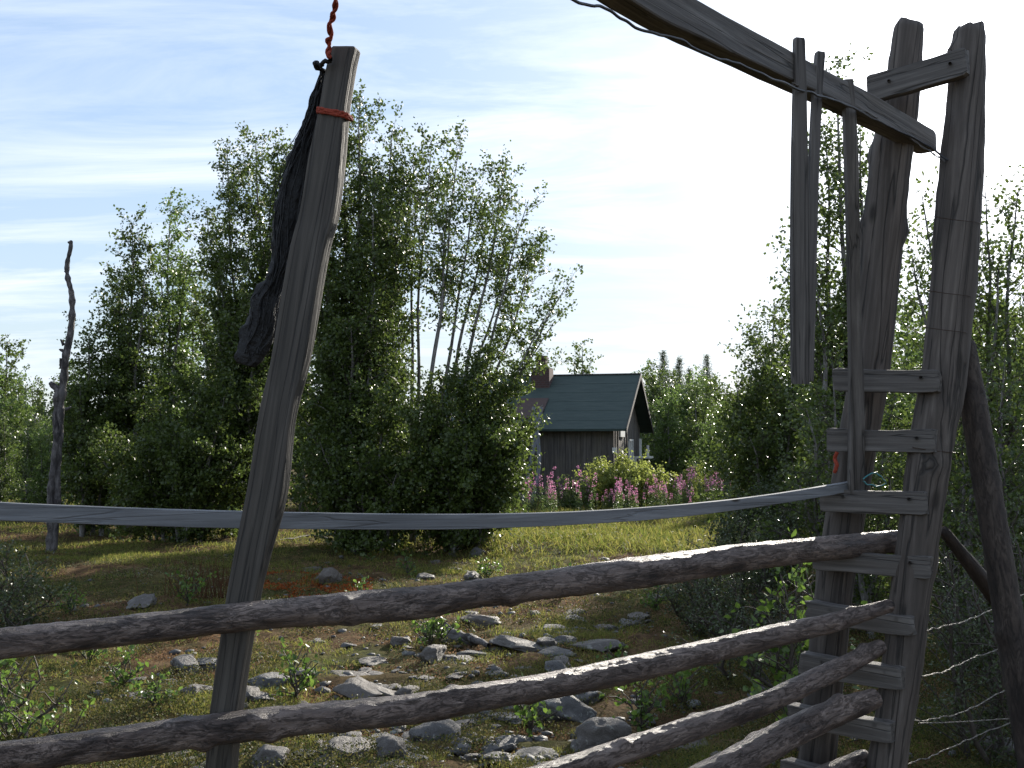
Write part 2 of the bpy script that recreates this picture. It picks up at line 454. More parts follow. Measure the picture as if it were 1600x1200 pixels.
# ------------------------------------------------------------------ ground
def gh(x, y):
    f = min(1.0, max(0.0, (y - 2) / 4))
    h = 0.09 * noise.noise(Vector((x * 0.35, y * 0.35, 0))) + 0.05 * noise.noise(Vector((x * 1.3, y * 1.3, 4)))
    far = max(0.0, y - 45)
    return h * (0.4 + 0.6 * f) - far * 0.004


def axis_vals(segs):
    out = []
    for a, b, st in segs: out += list(np.arange(a, b, st))
    return np.array(out + [segs[-1][1]])


gx = axis_vals([(-500, -60, 40), (-60, -14, 2.5), (-14, 14, 0.09), (14, 60, 2.5), (60, 500, 40)])
gy = axis_vals([(-60, 0, 6), (0, 3, 0.4), (3, 12, 0.07), (12, 30, 0.2), (30, 80, 2.5), (80, 1200, 80)])
X, Y = np.meshgrid(gx, gy)
Zv = np.array([gh(a, b) + (0.045 * noise.noise(Vector((a * 4, b * 4, 1))) + 0.022 * noise.noise(Vector((a * 14, b * 14, 2))) if abs(a) < 14 and 0 < b < 30 else 0) for a, b in zip(X.ravel(), Y.ravel())])
nx, ny = len(gx), len(gy)
i = np.arange(ny - 1)[:, None] * nx; j = np.arange(nx - 1)[None, :]
Q = np.stack([i + j, i + j + 1, i + nx + j + 1, i + nx + j], -1).reshape(-1, 4)
tag(link('ground', np_mesh('ground', np.stack([X.ravel(), Y.ravel(), Zv], 1), Q), M['ground']), kind='structure')


def gp(px, D, dz=0.0):
    """ground point seen at column px at distance D"""
    x = (px - 800) / F * D / math.cos(PITCH) * 1.0
    return Vector((x, D, gh(x, D) + dz))


# ------------------------------------------------------------------ the gate
gate = thing('gate_frame', at(1390, 1500, 3.1), 'weathered double gate post with nailed rungs carrying a long overhead beam', 'gate frame')
gate.location.z = 0
PA = [(1421, 36, 3.22, 46), (1408, 150, 3.22, 56), (1386, 300, 3.21, 64), (1362, 560, 3.2, 62), (1335, 720, 3.19, 60), (1306, 900, 3.18, 58),
      (1285, 1100, 3.17, 58), (1268, 1300, 3.16, 58), (1258, 1490, 3.15, 58)]
PB = [(1515, 44, 3.02, 48), (1510, 150, 3.02, 58), (1500, 300, 3.02, 68), (1478, 560, 3.01, 68), (1455, 700, 3.0, 66), (1426, 900, 3.0, 62),
      (1408, 1050, 3.0, 60), (1385, 1200, 3.0, 60), (1358, 1400, 3.0, 62), (1350, 1540, 3.0, 62)]
timber('post', PA, 'log', mat=M['post_wood'], parent=gate, seed=3, wob=0.045, n=90, knots=6, rag=0.03, ratio=0.75)
timber('post', PB, 'log', mat=M['post_wood'], parent=gate, seed=5, wob=0.05, n=90, knots=7, rag=0.03, ratio=0.8)
RUNGS = [((1358, 140), (1512, 96), 44), ((1305, 594), (1468, 595), 36), ((1296, 687), (1462, 690), 37), ((1283, 780), (1450, 786), 37),
         ((1272, 872), (1455, 887), 36), ((1265, 953), (1430, 977), 31), ((1253, 1034), (1412, 1060), 34), ((1235, 1114), (1395, 1143), 33),
         ((1226, 1200), (1375, 1232), 33), ((1220, 1290), (1360, 1325), 33)]
for i_, (a, b, hgt) in enumerate(RUNGS):
    da, db = 3.13, 2.945
    timber('rung', [(a[0], a[1], da, hgt), ((a[0] + b[0]) / 2, (a[1] + b[1]) / 2 + 1.5, (da + db) / 2, hgt * 0.93), (b[0], b[1], db, hgt)],
           'plank', 0.035 if i_ < 5 else 0.05, yaw=0.0, mat=M['grey_wood'], parent=gate, seed=20 + i_, wob=0.08, n=24, rag=0.012)
    for (q, dd) in ((0.2, da), (0.82, db)):
        qx = a[0] + (b[0] - a[0]) * q; qy = a[1] + (b[1] - a[1]) * q - 5
        D = da + (db - da) * q - 0.028
        tube_obj('nail_head', [(qx, qy, D), (qx, qy, D + 0.02)], 0.005, M['nail'], gate, n=3, k=8)
iD = lambda x: 1 / (0.303 + (1450 - x) * 0.000377)
BEAM = [(x, yy, iD(x), wd) for x, yy, wd in ((1450, 224, 33), (1380, 186, 38), (1240, 116, 46), (1100, 47, 58), (1000, -5, 66), (850, -105, 78), (680, -215, 90), (500, -330, 102), (330, -440, 112))]
beam = timber('overhead_beam', BEAM, 'plank', 0.06, mat=M['grey_wood'], parent=gate, seed=41, wob=0.035, n=110, rag=0.004)
timber('brace_pole', [(1506, 535, 3.06, 34), (1526, 660, 3.04, 40), (1559, 860, 3.0, 42), (1600, 1110, 2.97, 44), (1648, 1400, 2.94, 46), (1674, 1560, 2.93, 46)], 'log',
       mat=M['brace'], parent=gate, seed=8, wob=0.035, n=120, knots=5)
timber('brace_branch', [(1474, 828, 3.04, 16), (1500, 862, 3.1, 20), (1530, 900, 3.15, 24), (1565, 950, 3.25, 24), (1600, 1010, 3.35, 24)], 'log', mat=M['brace'], parent=gate, seed=9, wob=0.07, n=30)

# slats hung on the beam
s = timber('hanging_slat', [(1248, 60, 2.555, 17), (1249, 140, 2.56, 20), (1249, 300, 2.57, 28), (1251, 600, 2.6, 30)], 'plank', 0.018, yaw=0.25, mat=M['grey_wood'], seed=51, wob=0.05, n=50)
tag(s, 'longest free hanging grey slat nailed near the middle of the overhead beam', 'slat', 'slats hanging from the overhead beam')
s = timber('hanging_slat', [(1281, 82, 2.66, 14), (1276, 150, 2.655, 15), (1270, 300, 2.64, 15), (1264, 596, 2.63, 11)], 'plank', 0.018, yaw=0.25, mat=M['grey_wood'], seed=52, wob=0.05, n=50)
tag(s, 'thin tapering slat tucked close beside the longer hanging slat', 'slat', 'slats hanging from the overhead beam')
s = timber('hanging_slat', [(1324, 124, 2.80, 16), (1330, 250, 2.84, 20), (1334, 450, 2.95, 19), (1337, 600, 3.02, 22), (1338, 768, 3.07, 25)], 'plank', 0.022, yaw=0.2, mat=M['grey_wood'], seed=53, wob=0.05, n=60)
tag(s, 'grey slat reaching from the beam down to the end of the bent board', 'slat', 'slats hanging from the overhead beam')

# rails
rail_lab = 'bark covered pole rails across the gateway'
r = timber('rail_pole', [(-240, 1030, 1.72, 52), (0, 1005, 1.86, 47), (200, 985, 2.0, 46), (420, 960, 2.14, 44), (640, 943, 2.3, 50), (760, 925, 2.42, 43), (1000, 895, 2.66, 46), (1200, 866, 2.9, 40), (1340, 852, 3.07, 37), (1409, 843, 3.13, 31)],
           'log', mat=M['bark'], seed=61, wob=0.07, n=320, knots=10)
tag(r, 'highest bark covered pole rail crossing the whole gateway', 'pole rail', rail_lab)
r = timber('rail_pole', [(-240, 1215, 1.72, 50), (0, 1183, 1.86, 48), (200, 1158, 2.0, 47), (420, 1130, 2.14, 45), (640, 1107, 2.3, 46), (820, 1078, 2.45, 40), (1000, 1043, 2.66, 38), (1200, 996, 2.84, 34), (1300, 973, 2.91, 28), (1391, 946, 2.925, 20)],
           'log', mat=M['bark'], seed=62, wob=0.075, n=320, knots=12)
tag(r, 'long knobbly pole rail just below the topmost one', 'pole rail', rail_lab)
r = timber('rail_pole', [(500, 1330, 2.15, 44), (700, 1262, 2.3, 42), (880, 1203, 2.5, 36), (1040, 1152, 2.66, 36), (1180, 1104, 2.78, 33), (1300, 1050, 2.90, 31), (1377, 1010, 2.93, 24)],
           'log', mat=M['bark'], seed=63, wob=0.07, n=320, knots=7)
tag(r, 'thin pole rail rising steeply to a pale cut end', 'pole rail', rail_lab)
r = timber('rail_pole', [(720, 1420, 2.35, 52), (900, 1318, 2.5, 50), (1110, 1213, 2.70, 50), (1230, 1148, 2.83, 46), (1310, 1112, 2.90, 40), (1368, 1090, 2.92, 30)],
           'log', mat=M['bark'], seed=64, wob=0.05, n=320, knots=5)
tag(r, 'thick smooth pole rail fourth from the top', 'pole rail', rail_lab)
r = timber('rail_pole', [(900, 1480, 2.5, 40), (1100, 1330, 2.7, 38), (1260, 1228, 2.9, 34), (1352, 1182, 3.05, 26)],
           'log', mat=M['bark'], seed=65, wob=0.06, n=80, knots=4)
tag(r, 'lowest pole rail with only its end showing between the posts', 'pole rail', rail_lab)
b = timber('bent_board', [(-200, 786, 2.12, 27), (0, 799, 2.22, 28), (300, 810, 2.38, 27), (640, 815, 2.56, 24), (860, 811, 2.7, 21), (1050, 799, 2.86, 19), (1200, 781, 3.0, 16), (1345, 757, 3.105, 16)],
           'plank', 0.024, mat=M['board_wood'], seed=71, wob=0.025, n=140)
b['label'] = 'thin bluish grey board sagging in a bow across the whole gateway'; b['category'] = 'board'

# leaning plank with its rope
pl = timber('leaning_plank', [(541, 76, 2.15, 44), (533, 110, 2.15, 45), (523, 170, 2.15, 46), (511, 250, 2.15, 58), (499, 333, 2.15, 62), (482, 400, 2.15, 62), (455, 560, 2.15, 61),
                              (434, 650, 2.15, 58), (418, 767, 2.15, 63), (394, 870, 2.15, 55), (378, 950, 2.15, 50), (353, 1120, 2.15, 48), (340, 1250, 2.15, 46), (290, 1560, 2.15, 46), (240, 1850, 2.15, 46)],
            'plank', 0.03, yaw=-0.35, mat=M['plank_wood'], seed=81, wob=0.018, n=150)
tag(pl, 'thick leaning plank standing behind the pole rails and bound with orange rope', 'plank')
tube_obj('binding_rope', [(515, 90, 2.115), (514, 70, 2.12), (517, 35, 2.08), (523, 0, 2.03), (519, -60, 1.95), (521, -180, 1.75), (520, -322, 1.50)], 0.0036, M['orange_rope'], None, 160, 0.007, 14, 7, 2, (5.5, 0.0034))
rope = bpy.data.objects['binding_rope']; tag(rope, 'twisted orange rope rising from the top of the leaning plank', 'rope')
# wraps round the plank (a separate cord tied to it)
P = []
c0 = at(523, 180, 2.15); hw = 0.036
for q in range(140):
    a = q / 139 * 2 * math.pi * 2.5 + math.pi
    ca, sa = math.cos(a), math.sin(a); e = 0.5
    lx = math.copysign(abs(ca) ** e, ca) * hw; ly = math.copysign(abs(sa) ** e, sa) * 0.0205
    P.append((c0.x + lx * math.cos(-.35) - ly * math.sin(-.35), c0.y + lx * math.sin(-.35) + ly * math.cos(-.35), c0.z - lx * 0.26 + 0.006 - 0.010 * q / 139))
P = np.array(P); o = link('rope_wrap', tubes_mesh('rope_wrap', [(P - P[0], np.full(len(P), 0.0034) * (1 + .25 * np.sin(np.arange(len(P)) * 1.3)))], 8), M['orange_rope']); o.location = P[0]
tag(o, 'orange rope wound tightly around the upper leaning plank', 'rope')

# black netting hung behind the plank
net = thing('netting_bundle', at(440, 340, 2.2), 'bundle of black netting hanging down the side of the leaning plank', 'netting')
nc = [(508, 112, 2.19, 8), (498, 150, 2.195, 20), (488, 190, 2.2, 28), (472, 240, 2.2, 38), (457, 300, 2.205, 50), (448, 360, 2.205, 46), (441, 410, 2.205, 34), (432, 440, 2.205, 34), (418, 468, 2.205, 42), (414, 500, 2.205, 44),
      (403, 530, 2.205, 42), (394, 555, 2.205, 38), (388, 572, 2.205, 20)]
timber('net_body', nc, 'log', mat=M['black'], parent=net, seed=91, wob=0.3, n=110, knots=10, ratio=0.45)
rn = random.Random(4); lines = []
for q in range(22):
    ph = rn.uniform(-0.5, 0.42)
    pts = smooth_path([at(x + wd * (ph + 0.08 * rn.uniform(-1, 1)) * 1.02, y_, D - 0.016 + rn.uniform(-.006, .004)) for x, y_, D, wd in nc[0:rn.choice([8, 10, 11, 12])]], 60)
    for i_ in range(60): pts[i_] += np.array(noise.noise_vector(Vector((i_ * .13, q * 3.1, 0)))) * .012
    lines.append((pts, np.full(60, rn.uniform(0.0008, 0.0018))))
o = link('net_strands', tubes_mesh('net_strands', lines, 5), M['black'], net, None); o.location = -net.location
tube_obj('net_knot', [(519, 92, 2.125), (508, 98, 2.13), (500, 103, 2.14), (496, 98, 2.14), (492, 102, 2.14), (499, 107, 2.15), (508, 112, 2.17)], 0.0048, M['black'], net, 40, 0.006, 14, 6, 3)

# cable and wires
c = tube_obj('sagging_cable', [(800, -70, 1.72), (890, -4, 1.86), (945, 14, 1.95), (1000, 46, 2.03), (1060, 62, 2.12), (1110, 88, 2.2), (1150, 99, 2.27), (1200, 119, 2.36), (1245, 138, 2.52), (1290, 152, 2.63), (1340, 172, 2.77), (1390, 198, 2.93), (1440, 222, 3.0), (1482, 250, 2.98)],
             0.0032, M['cable'], None, 150, 0.004, 40, 7, 5)
tag(c, 'wavy black cable hanging just under the overhead beam', 'cable')
c = tube_obj('tie_wire', [(1238, 130, 2.53), (1270, 146, 2.6), (1310, 160, 2.7), (1360, 178, 2.85), (1395, 194, 3.12), (1412, 208, 3.13), (1450, 236, 3.1), (1478, 252, 2.98)], 0.0016, M['wire'], None, 90, 0.006, 26, 5, 6, (14, 0.0016))
tag(c, 'twisted shiny wire wound over the far end of the overhead beam', 'wire')
for i_, (y_, rr) in enumerate(((455, 35), (512, 35), (340, 36), (700, 35))):
    cc = 1500 - (y_ - 300) * 0.105
    c = tube_obj('wire_loop', [(cc - rr, y_ - 2, 3.0), (cc - rr * .8, y_, 2.955), (cc, y_ + 4, 2.945), (cc + rr * .8, y_ + 7, 2.955), (cc + rr, y_ + 8, 3.0), (cc + rr * .8, y_ + 6, 3.06), (cc, y_ + 1, 3.08), (cc - rr * .8, y_ - 2, 3.06), (cc - rr, y_ - 2, 3.0)], 0.0012, M['nail'], gate, 50, 0.0, 5, 5, i_)
WIR = [([(1446, 985, 2.97), (1480, 978, 3.2), (1530, 962, 3.6), (1600, 930, 4.3), (1700, 905, 5.2)], 'topmost kinked wire running right from the double post'),
       ([(1440, 1058, 2.97), (1480, 1048, 3.2), (1520, 1028, 3.5), (1557, 1015, 3.8), (1650, 975, 4.6)], 'kinked wire second down, running right from the double post'),
       ([(1428, 1127, 2.97), (1480, 1120, 3.2), (1530, 1100, 3.5), (1582, 1074, 3.9), (1680, 1040, 4.8)], 'wavy wire just above the straight wire right of the post'),
       ([(1435, 1130, 2.97), (1500, 1128, 3.3), (1600, 1121, 4.0), (1700, 1112, 5.0)], 'nearly straight wire running right from the double post'),
       ([(1418, 1193, 2.97), (1460, 1180, 3.2), (1510, 1158, 3.5), (1545, 1142, 3.8), (1650, 1105, 4.7)], 'lowest sagging wire running right from the foot of the post')]
for i_, (pts, lab) in enumerate(WIR):
    c = tube_obj('fence_wire', pts, 0.0011, M['wire'], None, 80, 0.006 if i_ != 3 else 0.001, 16, 6, 10 + i_, (12, 0.0013))
    tag(c, lab, 'wire', 'wires running right from the double post')
c = tube_obj('orange_ribbon', [(1308, 706, 3.07), (1304, 716, 3.08), (1308, 728, 3.07), (1304, 738, 3.08)], 0.006, M['orange_rope'], None, 20, 0.003, 5, 6, 4)
tag(c, 'short orange ribbon hanging beside the left upright below a rung', 'ribbon')
c = tube_obj('teal_cord', [(1348, 748, 3.04), (1362, 738, 3.05), (1378, 746, 3.07), (1384, 756, 3.1), (1366, 760, 3.06), (1350, 752, 3.04)], 0.0022, M['teal'], None, 50, 0.006, 12, 6, 4)
tag(c, 'small loop of teal cord tied at the end of the bent board', 'cord')


# ------------------------------------------------------------------ plants
def grow(seed, stems, br_len=0.8, br_step=0.16, low=0.15, twig_step=0.09, leaf_per_m=60, lsize=0.045, wander=0.10, up=0.75, prof=0.55,
         scatter=0.045, twig_len=0.3, twigtubes=True, bend=0.35, open_=0.0):
    """returns tube lines, twig segments, leaf centres; stems: (base, tip, r0) in local metres"""
    rng = np.random.default_rng(seed); lines = []; tw = []; LC = []
    for si, (b0, tp, r0) in enumerate(stems):
        b0 = np.array(b0, float); tp = np.array(tp, float); L = np.linalg.norm(tp - b0)
        n = max(8, int(L / 0.3)); t = np.linspace(0, 1, n)
        mid = b0 * .5 + tp * .5; mid[:2] = b0[:2] * (0.5 + bend * .5) + tp[:2] * (0.5 - bend * .5); mid += rng.normal(size=3) * wander * 0.3
        P = ((1 - t)[:, None] ** 2) * b0 + (2 * t * (1 - t))[:, None] * mid + (t[:, None] ** 2) * tp
        ph = rng.random(3) * 9
        for q in range(n):
            P[q, :2] += wander * 0.35 * np.array([math.sin(t[q] * 7 + ph[0]) + .5 * math.sin(t[q] * 17 + ph[1]), math.sin(t[q] * 8 + ph[2])]) * min(1, t[q] * 4) * min(1, (1 - t[q]) * 5)
        rad = r0 * (1 - t) ** 0.8 + 0.004
        lines.append((P, rad))
        for sp in np.arange(low, 0.995, br_step / L):
            f = sp * (n - 1); q = int(f); o = P[q] + (P[min(q + 1, n - 1)] - P[q]) * (f - q)
            if rng.random() < open_ * (1 - abs(sp - .5)): continue
            fr = (sp - low) / (1 - low)
            ln = br_len * (max(0.0, 1 - fr) ** (prof * .75)) * (0.35 + 0.65 * min(1, fr * 3.0 + 0.35)) * rng.uniform(0.5, 1.2) + 0.10
            az = rng.random() * 2 * math.pi; el = rng.normal(up, 0.25)
            d = np.array([math.cos(az) * math.cos(el), math.sin(az) * math.cos(el), math.sin(el)])
            m = max(3, int(ln / 0.15)); bp = [o]
            for k in range(m):
                d = d + rng.normal(size=3) * 0.16 + np.array([0, 0, 0.03 - 0.10 * (k / m)]); d /= np.linalg.norm(d)
                bp.append(bp[-1] + d * ln / m)
            bp = np.array(bp)
            lines.append((bp, np.linspace(max(0.004, rad[q] * 0.35), 0.0028, m + 1)))
            ns = max(2, int(ln / twig_step))
            for u in np.linspace(0.12, 1.0, ns):
                g = u * m; k = min(int(g), m - 1); oo = bp[k] + (bp[k + 1] - bp[k]) * (g - k)
                dd = (bp[k + 1] - bp[k]); dd = dd / (np.linalg.norm(dd) + 1e-9) * 0.7 + rng.normal(size=3) * 0.6; dd /= np.linalg.norm(dd)
                tl = twig_len * rng.uniform(0.4, 1.15)
                tw.append((oo, oo + dd * tl))
    T = np.array(tw) if tw else np.zeros((0, 2, 3))
    if len(T):
        ln = np.linalg.norm(T[:, 1] - T[:, 0], axis=1)
        cnt = rng.poisson(ln * leaf_per_m)
        idx = np.repeat(np.arange(len(T)), cnt); u = rng.uniform(0.1, 1.05, len(idx))[:, None]
        LC = T[idx, 0] * (1 - u) + T[idx, 1] * u + rng.normal(size=(len(idx), 3)) * scatter
    return lines, T, np.array(LC), rng, lsize


def twigs_mesh(name, T, r=0.0022):
    n = len(T); d = T[:, 1] - T[:, 0]; d = d / (np.linalg.norm(d, axis=1)[:, None] + 1e-9)
    u = np.cross(d, [0.3, 0.5, 0.81]); u /= np.linalg.norm(u, axis=1)[:, None] + 1e-9; v = np.cross(d, u)
    ring = []
    for e, rr in ((0, r), (1, r * 0.5)):
        for a in (0, 2.094, 4.189):
            ring.append(T[:, e] + rr * (math.cos(a) * u + math.sin(a) * v))
    V = np.stack(ring, 1).reshape(-1, 3); b = np.arange(n)[:, None] * 6
    return np_mesh(name, V, np.concatenate([b + np.array([[0, 1, 4, 3]]), b + np.array([[1, 2, 5, 4]]), b + np.array([[2, 0, 3, 5]])]))


def plant(name, loc, g, label, cat, leafm, barkm, group=None, near=False, crown='crown', stem='trunk', aspect=0.66, k=6, tr=0.0022, leaf_up=0.0):
    lines, T, LC, rng, ls = g
    t = thing(name, loc, label, cat, group)
    big = [l for l in lines if l[1][0] > 0.012] or lines[:1]; small = [l for l in lines if l[1][0] <= 0.012 and l is not lines[0]]
    tk = link(stem, tubes_mesh(stem, big, k), barkm, t)
    if small: link('branches', tubes_mesh('branches', small, 4), M['dark_twig'], t)
    link('twigs', twigs_mesh('twigs', T, tr), M['dark_twig'], t)
    link(crown, leaves_mesh(crown, LC, ls, rng, near, aspect, None, leaf_up), leafm, t, smooth=False)
    return t


def pixel_stems(px, D, tips, spread, rng, r0=0.05):
    base = gp(px, D); out = []
    for (tx, ty, dD) in tips:
        tip = at(tx, ty, D + dD) - base
        bx = (tx - px) / F * D * spread
        out.append(((bx + rng.uniform(-.12, .12), dD * spread + rng.uniform(-.12, .12), -0.08), tuple(tip), r0 * rng.uniform(.75, 1.1)))
    return base, out


rg = random.Random(11)
LEAFN = []


FULL = dict(leaf_per_m=1.3, lsize=1.08, br_len=1.16)


def ptree(name, px, D, tips, label, cat='birch', spread=0.25, r0=0.05, leafm='leaf', seed=1, barkm='birch_bark', near=False, group=None, aspect=0.7, tr=0.0022, **kw):
    if D > 10:
        for k_, f_ in FULL.items(): kw[k_] = kw[k_] * f_
    base, st = pixel_stems(px, D, tips, spread, rg, r0)
    g = grow(seed, st, **kw); LEAFN.append((name, len(g[2])))
    return plant(name, base, g, label, cat, M[leafm], M[barkm], group, near, aspect=aspect, tr=tr)


# the dead snag
sn = thing('dead_tree', gp(78, 15.0), 'bare dead trunk forked low with broken stubs at the left', 'dead tree')
sl = [(-.02, 905, 76), ]
def loc_line(pts, rads, D=15.0, n=50, wig=0.02, seed=0):
    P = smooth_path([at(a, b, D) for a, b in pts], n); Rr = np.interp(np.linspace(0, 1, n), np.linspace(0, 1, len(rads)), rads)
    for q in range(n): P[q] += np.array(noise.noise_vector(Vector((q * 9.0 / n, seed, 0)))) * wig; Rr[q] *= 1 + 0.4 * noise.noise(Vector((q * 40.0 / n, seed, 5)))
    return (P - np.array(sn.location), Rr)
tr_lines = [loc_line([(82, 880), (90, 780), (92, 700), (98, 610), (107, 540), (112, 470), (106, 420), (110, 378)], [.06, .055, .055, .06, .052, .042, .035, .028], seed=1, wig=0.05, n=140),
            loc_line([(76, 870), (80, 780), (86, 700), (88, 640), (86, 612), (80, 597)], [.05, .048, .048, .045, .04, .03], seed=2, D=14.95, wig=0.04, n=80)]
link('trunk', tubes_mesh('trunk', tr_lines, 9), M['snag'], sn)
for q, (a, b_, c_, d_) in enumerate(((107, 428, 101, 424), (108, 380, 113, 376), (112, 490, 116, 489), (100, 540, 95, 530), (98, 548, 93, 546), (96, 560, 94, 575), (110, 455, 113, 452), (108, 512, 112, 515), (102, 640, 112, 636), (91, 606, 79, 596))):
    link('stub', tubes_mesh('stub', [loc_line([(a, b_), ((a + c_) / 2, (b_ + d_) / 2), (c_, d_)], [.03, .022, .012], n=8, seed=q, wig=.01)], 6), M['snag'], sn)

# left birches
ptree('birch_tree', 208, 18, [(206, 345, 0), (190, 420, 0.4), (225, 430, -.3)], 'slender dark birch with pointed crown, next to the dead trunk', seed=21, spread=.5,
      br_len=0.55, br_step=0.085, low=.12, leaf_per_m=85, lsize=.058, twig_step=.085, prof=.6)
ptree('birch_tree', 268, 19, [(266, 310, 0), (250, 400, .4), (290, 400, -.4), (300, 450, .5)], 'slender lighter birch with a tall narrow top, left of the broad birches', seed=22, spread=.5, leafm='leaf_light',
      br_len=0.5, br_step=0.095, low=.12, leaf_per_m=75, lsize=.058, twig_step=.085, prof=.6)
ptree('birch_tree', 150, 17.5, [(138, 520, 0), (160, 560, .3), (125, 600, -.3), (178, 600, 0)], 'low bushy birch filling the gap beside the dead trunk', seed=23, spread=.4,
      br_len=0.65, br_step=0.085, low=.05, leaf_per_m=85, lsize=.055, twig_step=.085)
ptree('birch_tree', 385, 17.5, [(355, 240, 0), (400, 216, .4), (436, 226, -.4), (470, 250, .2), (322, 330, 0), (345, 420, -.7), (440, 330, .5), (300, 450, .5), (400, 450, -1.0)], 'broad many topped birch behind the black netting', seed=24, spread=.35, r0=.06,
      br_len=0.9, br_step=0.10, low=.1, leaf_per_m=78, lsize=.056, twig_step=.09)
ptree('birch_tree', 560, 16.3, [(562, 150, 0), (612, 206, .3), (505, 240, -.5), (540, 200, .3), (634, 262, .6), (585, 300, -.9), (500, 320, .2), (622, 345, -.6), (510, 430, -.8), (585, 450, -1.2), (548, 500, -1.4)],
      'tallest dense birch rising right behind the leaning plank', seed=25, spread=.28, r0=.06, br_len=0.85, br_step=0.095, low=.08, leaf_per_m=80, lsize=.054, twig_step=.09)
ptree('birch_tree', 640, 16.0, [(675, 216, .3), (716, 236, -.2), (742, 282, .4), (790, 266, .1), (826, 312, -.3), (838, 385, .2), (700, 320, -.8), (765, 330, .6), (645, 240, .8), (800, 380, .8)],
      'airy birch with bare slender stems leaning out toward the cabin', seed=26, spread=.22, r0=.045, br_len=0.95, br_step=0.18, low=.63, leaf_per_m=58, lsize=.054, twig_step=.10, prof=.5, bend=.1)
ptree('birch_tree', 668, 15.6, [(884, 448, 0), (868, 500, .2), (860, 480, -.3)],
      'low birch limb cluster stretching furthest right over the cabin roof', seed=27, spread=.1, r0=.04, br_len=0.62, br_step=0.20, low=.6, leaf_per_m=60, lsize=.054, twig_step=.11, prof=.5, bend=.3)
ptree('birch_shrub', 720, 15.2, [(770, 545, .3), (730, 560, -.2), (815, 600, 0), (690, 600, -.6), (815, 665, .2), (650, 640, -.8), (780, 680, -.7), (730, 690, -1.0), (806, 705, -.2), (690, 720, -1.1), (778, 745, -.5)],
      'dense glittering birch scrub in front of the cabin wall', 'birch shrub', seed=28, spread=.35, r0=.03, br_len=0.6, br_step=0.07, low=.04, leaf_per_m=105, lsize=.052, twig_step=.08)
ptree('birch_shrub', 585, 15.0, [(540, 640, 0), (600, 620, -.3), (640, 700, -.6), (500, 690, -.4), (560, 720, -.8), (620, 740, -.9), (480, 740, 0), (520, 600, .3)],
      'dense low birch scrub below the tallest birch', 'birch shrub', seed=29, spread=.35, r0=.03, br_len=0.62, br_step=0.08, low=.03, leaf_per_m=95, lsize=.052, twig_step=.08)
ptree('birch_shrub', 300, 16.5, [(250, 640, 0), (300, 600, -.3), (350, 620, -.6), (220, 680, -.4), (280, 690, -.8), (330, 700, -.9), (180, 700, 0), (400, 660, .3), (130, 690, .3), (370, 720, -.5)],
      'dark thicket under the slender left birches', 'birch shrub', seed=30, spread=.4, r0=.03, br_len=0.68, br_step=0.085, low=.03, leaf_per_m=95, lsize=.055, twig_step=.08)

# trees on the right
ptree('birch_tree', 1312, 11.0, [(1310, 98, 0), (1290, 210, .3), (1345, 200, -.3), (1262, 330, .3), (1350, 330, .4), (1275, 430, -.5), (1340, 450, -.4)], 'tall slim birch seen behind the hanging slats', seed=31, spread=.35, r0=.05,
      br_len=0.52, br_step=0.10, low=.18, leaf_per_m=62, lsize=.05, twig_step=.09, prof=.5, twig_len=.24)
ptree('birch_tree', 1510, 8.6, [(1540, 300, 0), (1480, 330, .3), (1590, 300, -.2), (1440, 300, .5), (1425, 400, .2), (1640, 350, 0), (1560, 420, -.3)], 'sparse backlit birch with dark crooked stems right of the double post', seed=32, spread=.2, r0=.035,
      br_len=0.62, br_step=0.11, low=.22, leaf_per_m=78, lsize=.045, twig_step=.10, prof=.4, twig_len=.26)
ptree('birch_tree', 1205, 13.5, [(1180, 560, 0), (1210, 480, .3), (1240, 530, -.3), (1150, 600, .2), (1265, 500, .5), (1230, 640, -.6), (1170, 680, -.8)], 'bushy young birch behind the longest slat end', seed=33, spread=.4, r0=.035,
      br_len=0.75, br_step=0.09, low=.06, leaf_per_m=75, lsize=.05, twig_step=.085)
ptree('birch_shrub', 1330, 8.5, [(1300, 560, 0), (1350, 600, .3), (1260, 640, -.3), (1400, 620, .2), (1320, 700, -.6), (1240, 730, -.3), (1390, 740, -.5), (1430, 660, 0)], 'dark glossy shrub directly behind the double post rungs', 'birch shrub', seed=34, spread=.4, r0=.025,
      br_len=0.5, br_step=0.075, low=.04, leaf_per_m=90, lsize=.036, twig_step=.07, twig_len=.2, scatter=.035)
ptree('birch_shrub', 1540, 7.0, [(1520, 600, 0), (1570, 560, .3), (1620, 600, -.3), (1500, 690, .2), (1560, 700, -.5), (1610, 700, -.3), (1650, 660, 0), (1480, 760, 0), (1560, 790, -.7)], 'glittering shrub behind the diagonal brace pole', 'birch shrub', seed=35, spread=.4, r0=.025,
      br_len=0.45, br_step=0.07, low=.04, leaf_per_m=95, lsize=.032, twig_step=.065, twig_len=.18, scatter=.03)
ptree('willow_bush', 1130, 8.6, [(1060, 880, 0), (1110, 850, .2), (1160, 830, .3), (1040, 930, -.3), (1100, 920, -.5), (1190, 860, 0), (1150, 910, -.6), (1210, 830, .3), (1080, 960, -.7)], 'low dark willow bush between the ground and the second rail', 'willow bush', seed=36, spread=.6, r0=.015, leafm='leaf_grey', barkm='dark_twig',
      br_len=0.32, br_step=0.045, low=.05, leaf_per_m=130, lsize=.026, twig_step=.05, twig_len=.15, scatter=.025, aspect=.5)
ptree('willow_bush', 1200, 11.5, [(1150, 790, 0), (1200, 770, .2), (1250, 740, .3), (1120, 830, -.3), (1220, 800, -.5), (1180, 840, -.5)], 'grey green willow bush at the edge of the meadow right of the fireweed', 'willow bush', seed=37, spread=.6, r0=.015, leafm='leaf_grey', barkm='dark_twig',
      br_len=0.45, br_step=0.05, low=.05, leaf_per_m=110, lsize=.036, twig_step=.06, twig_len=.2, scatter=.03, aspect=.5)
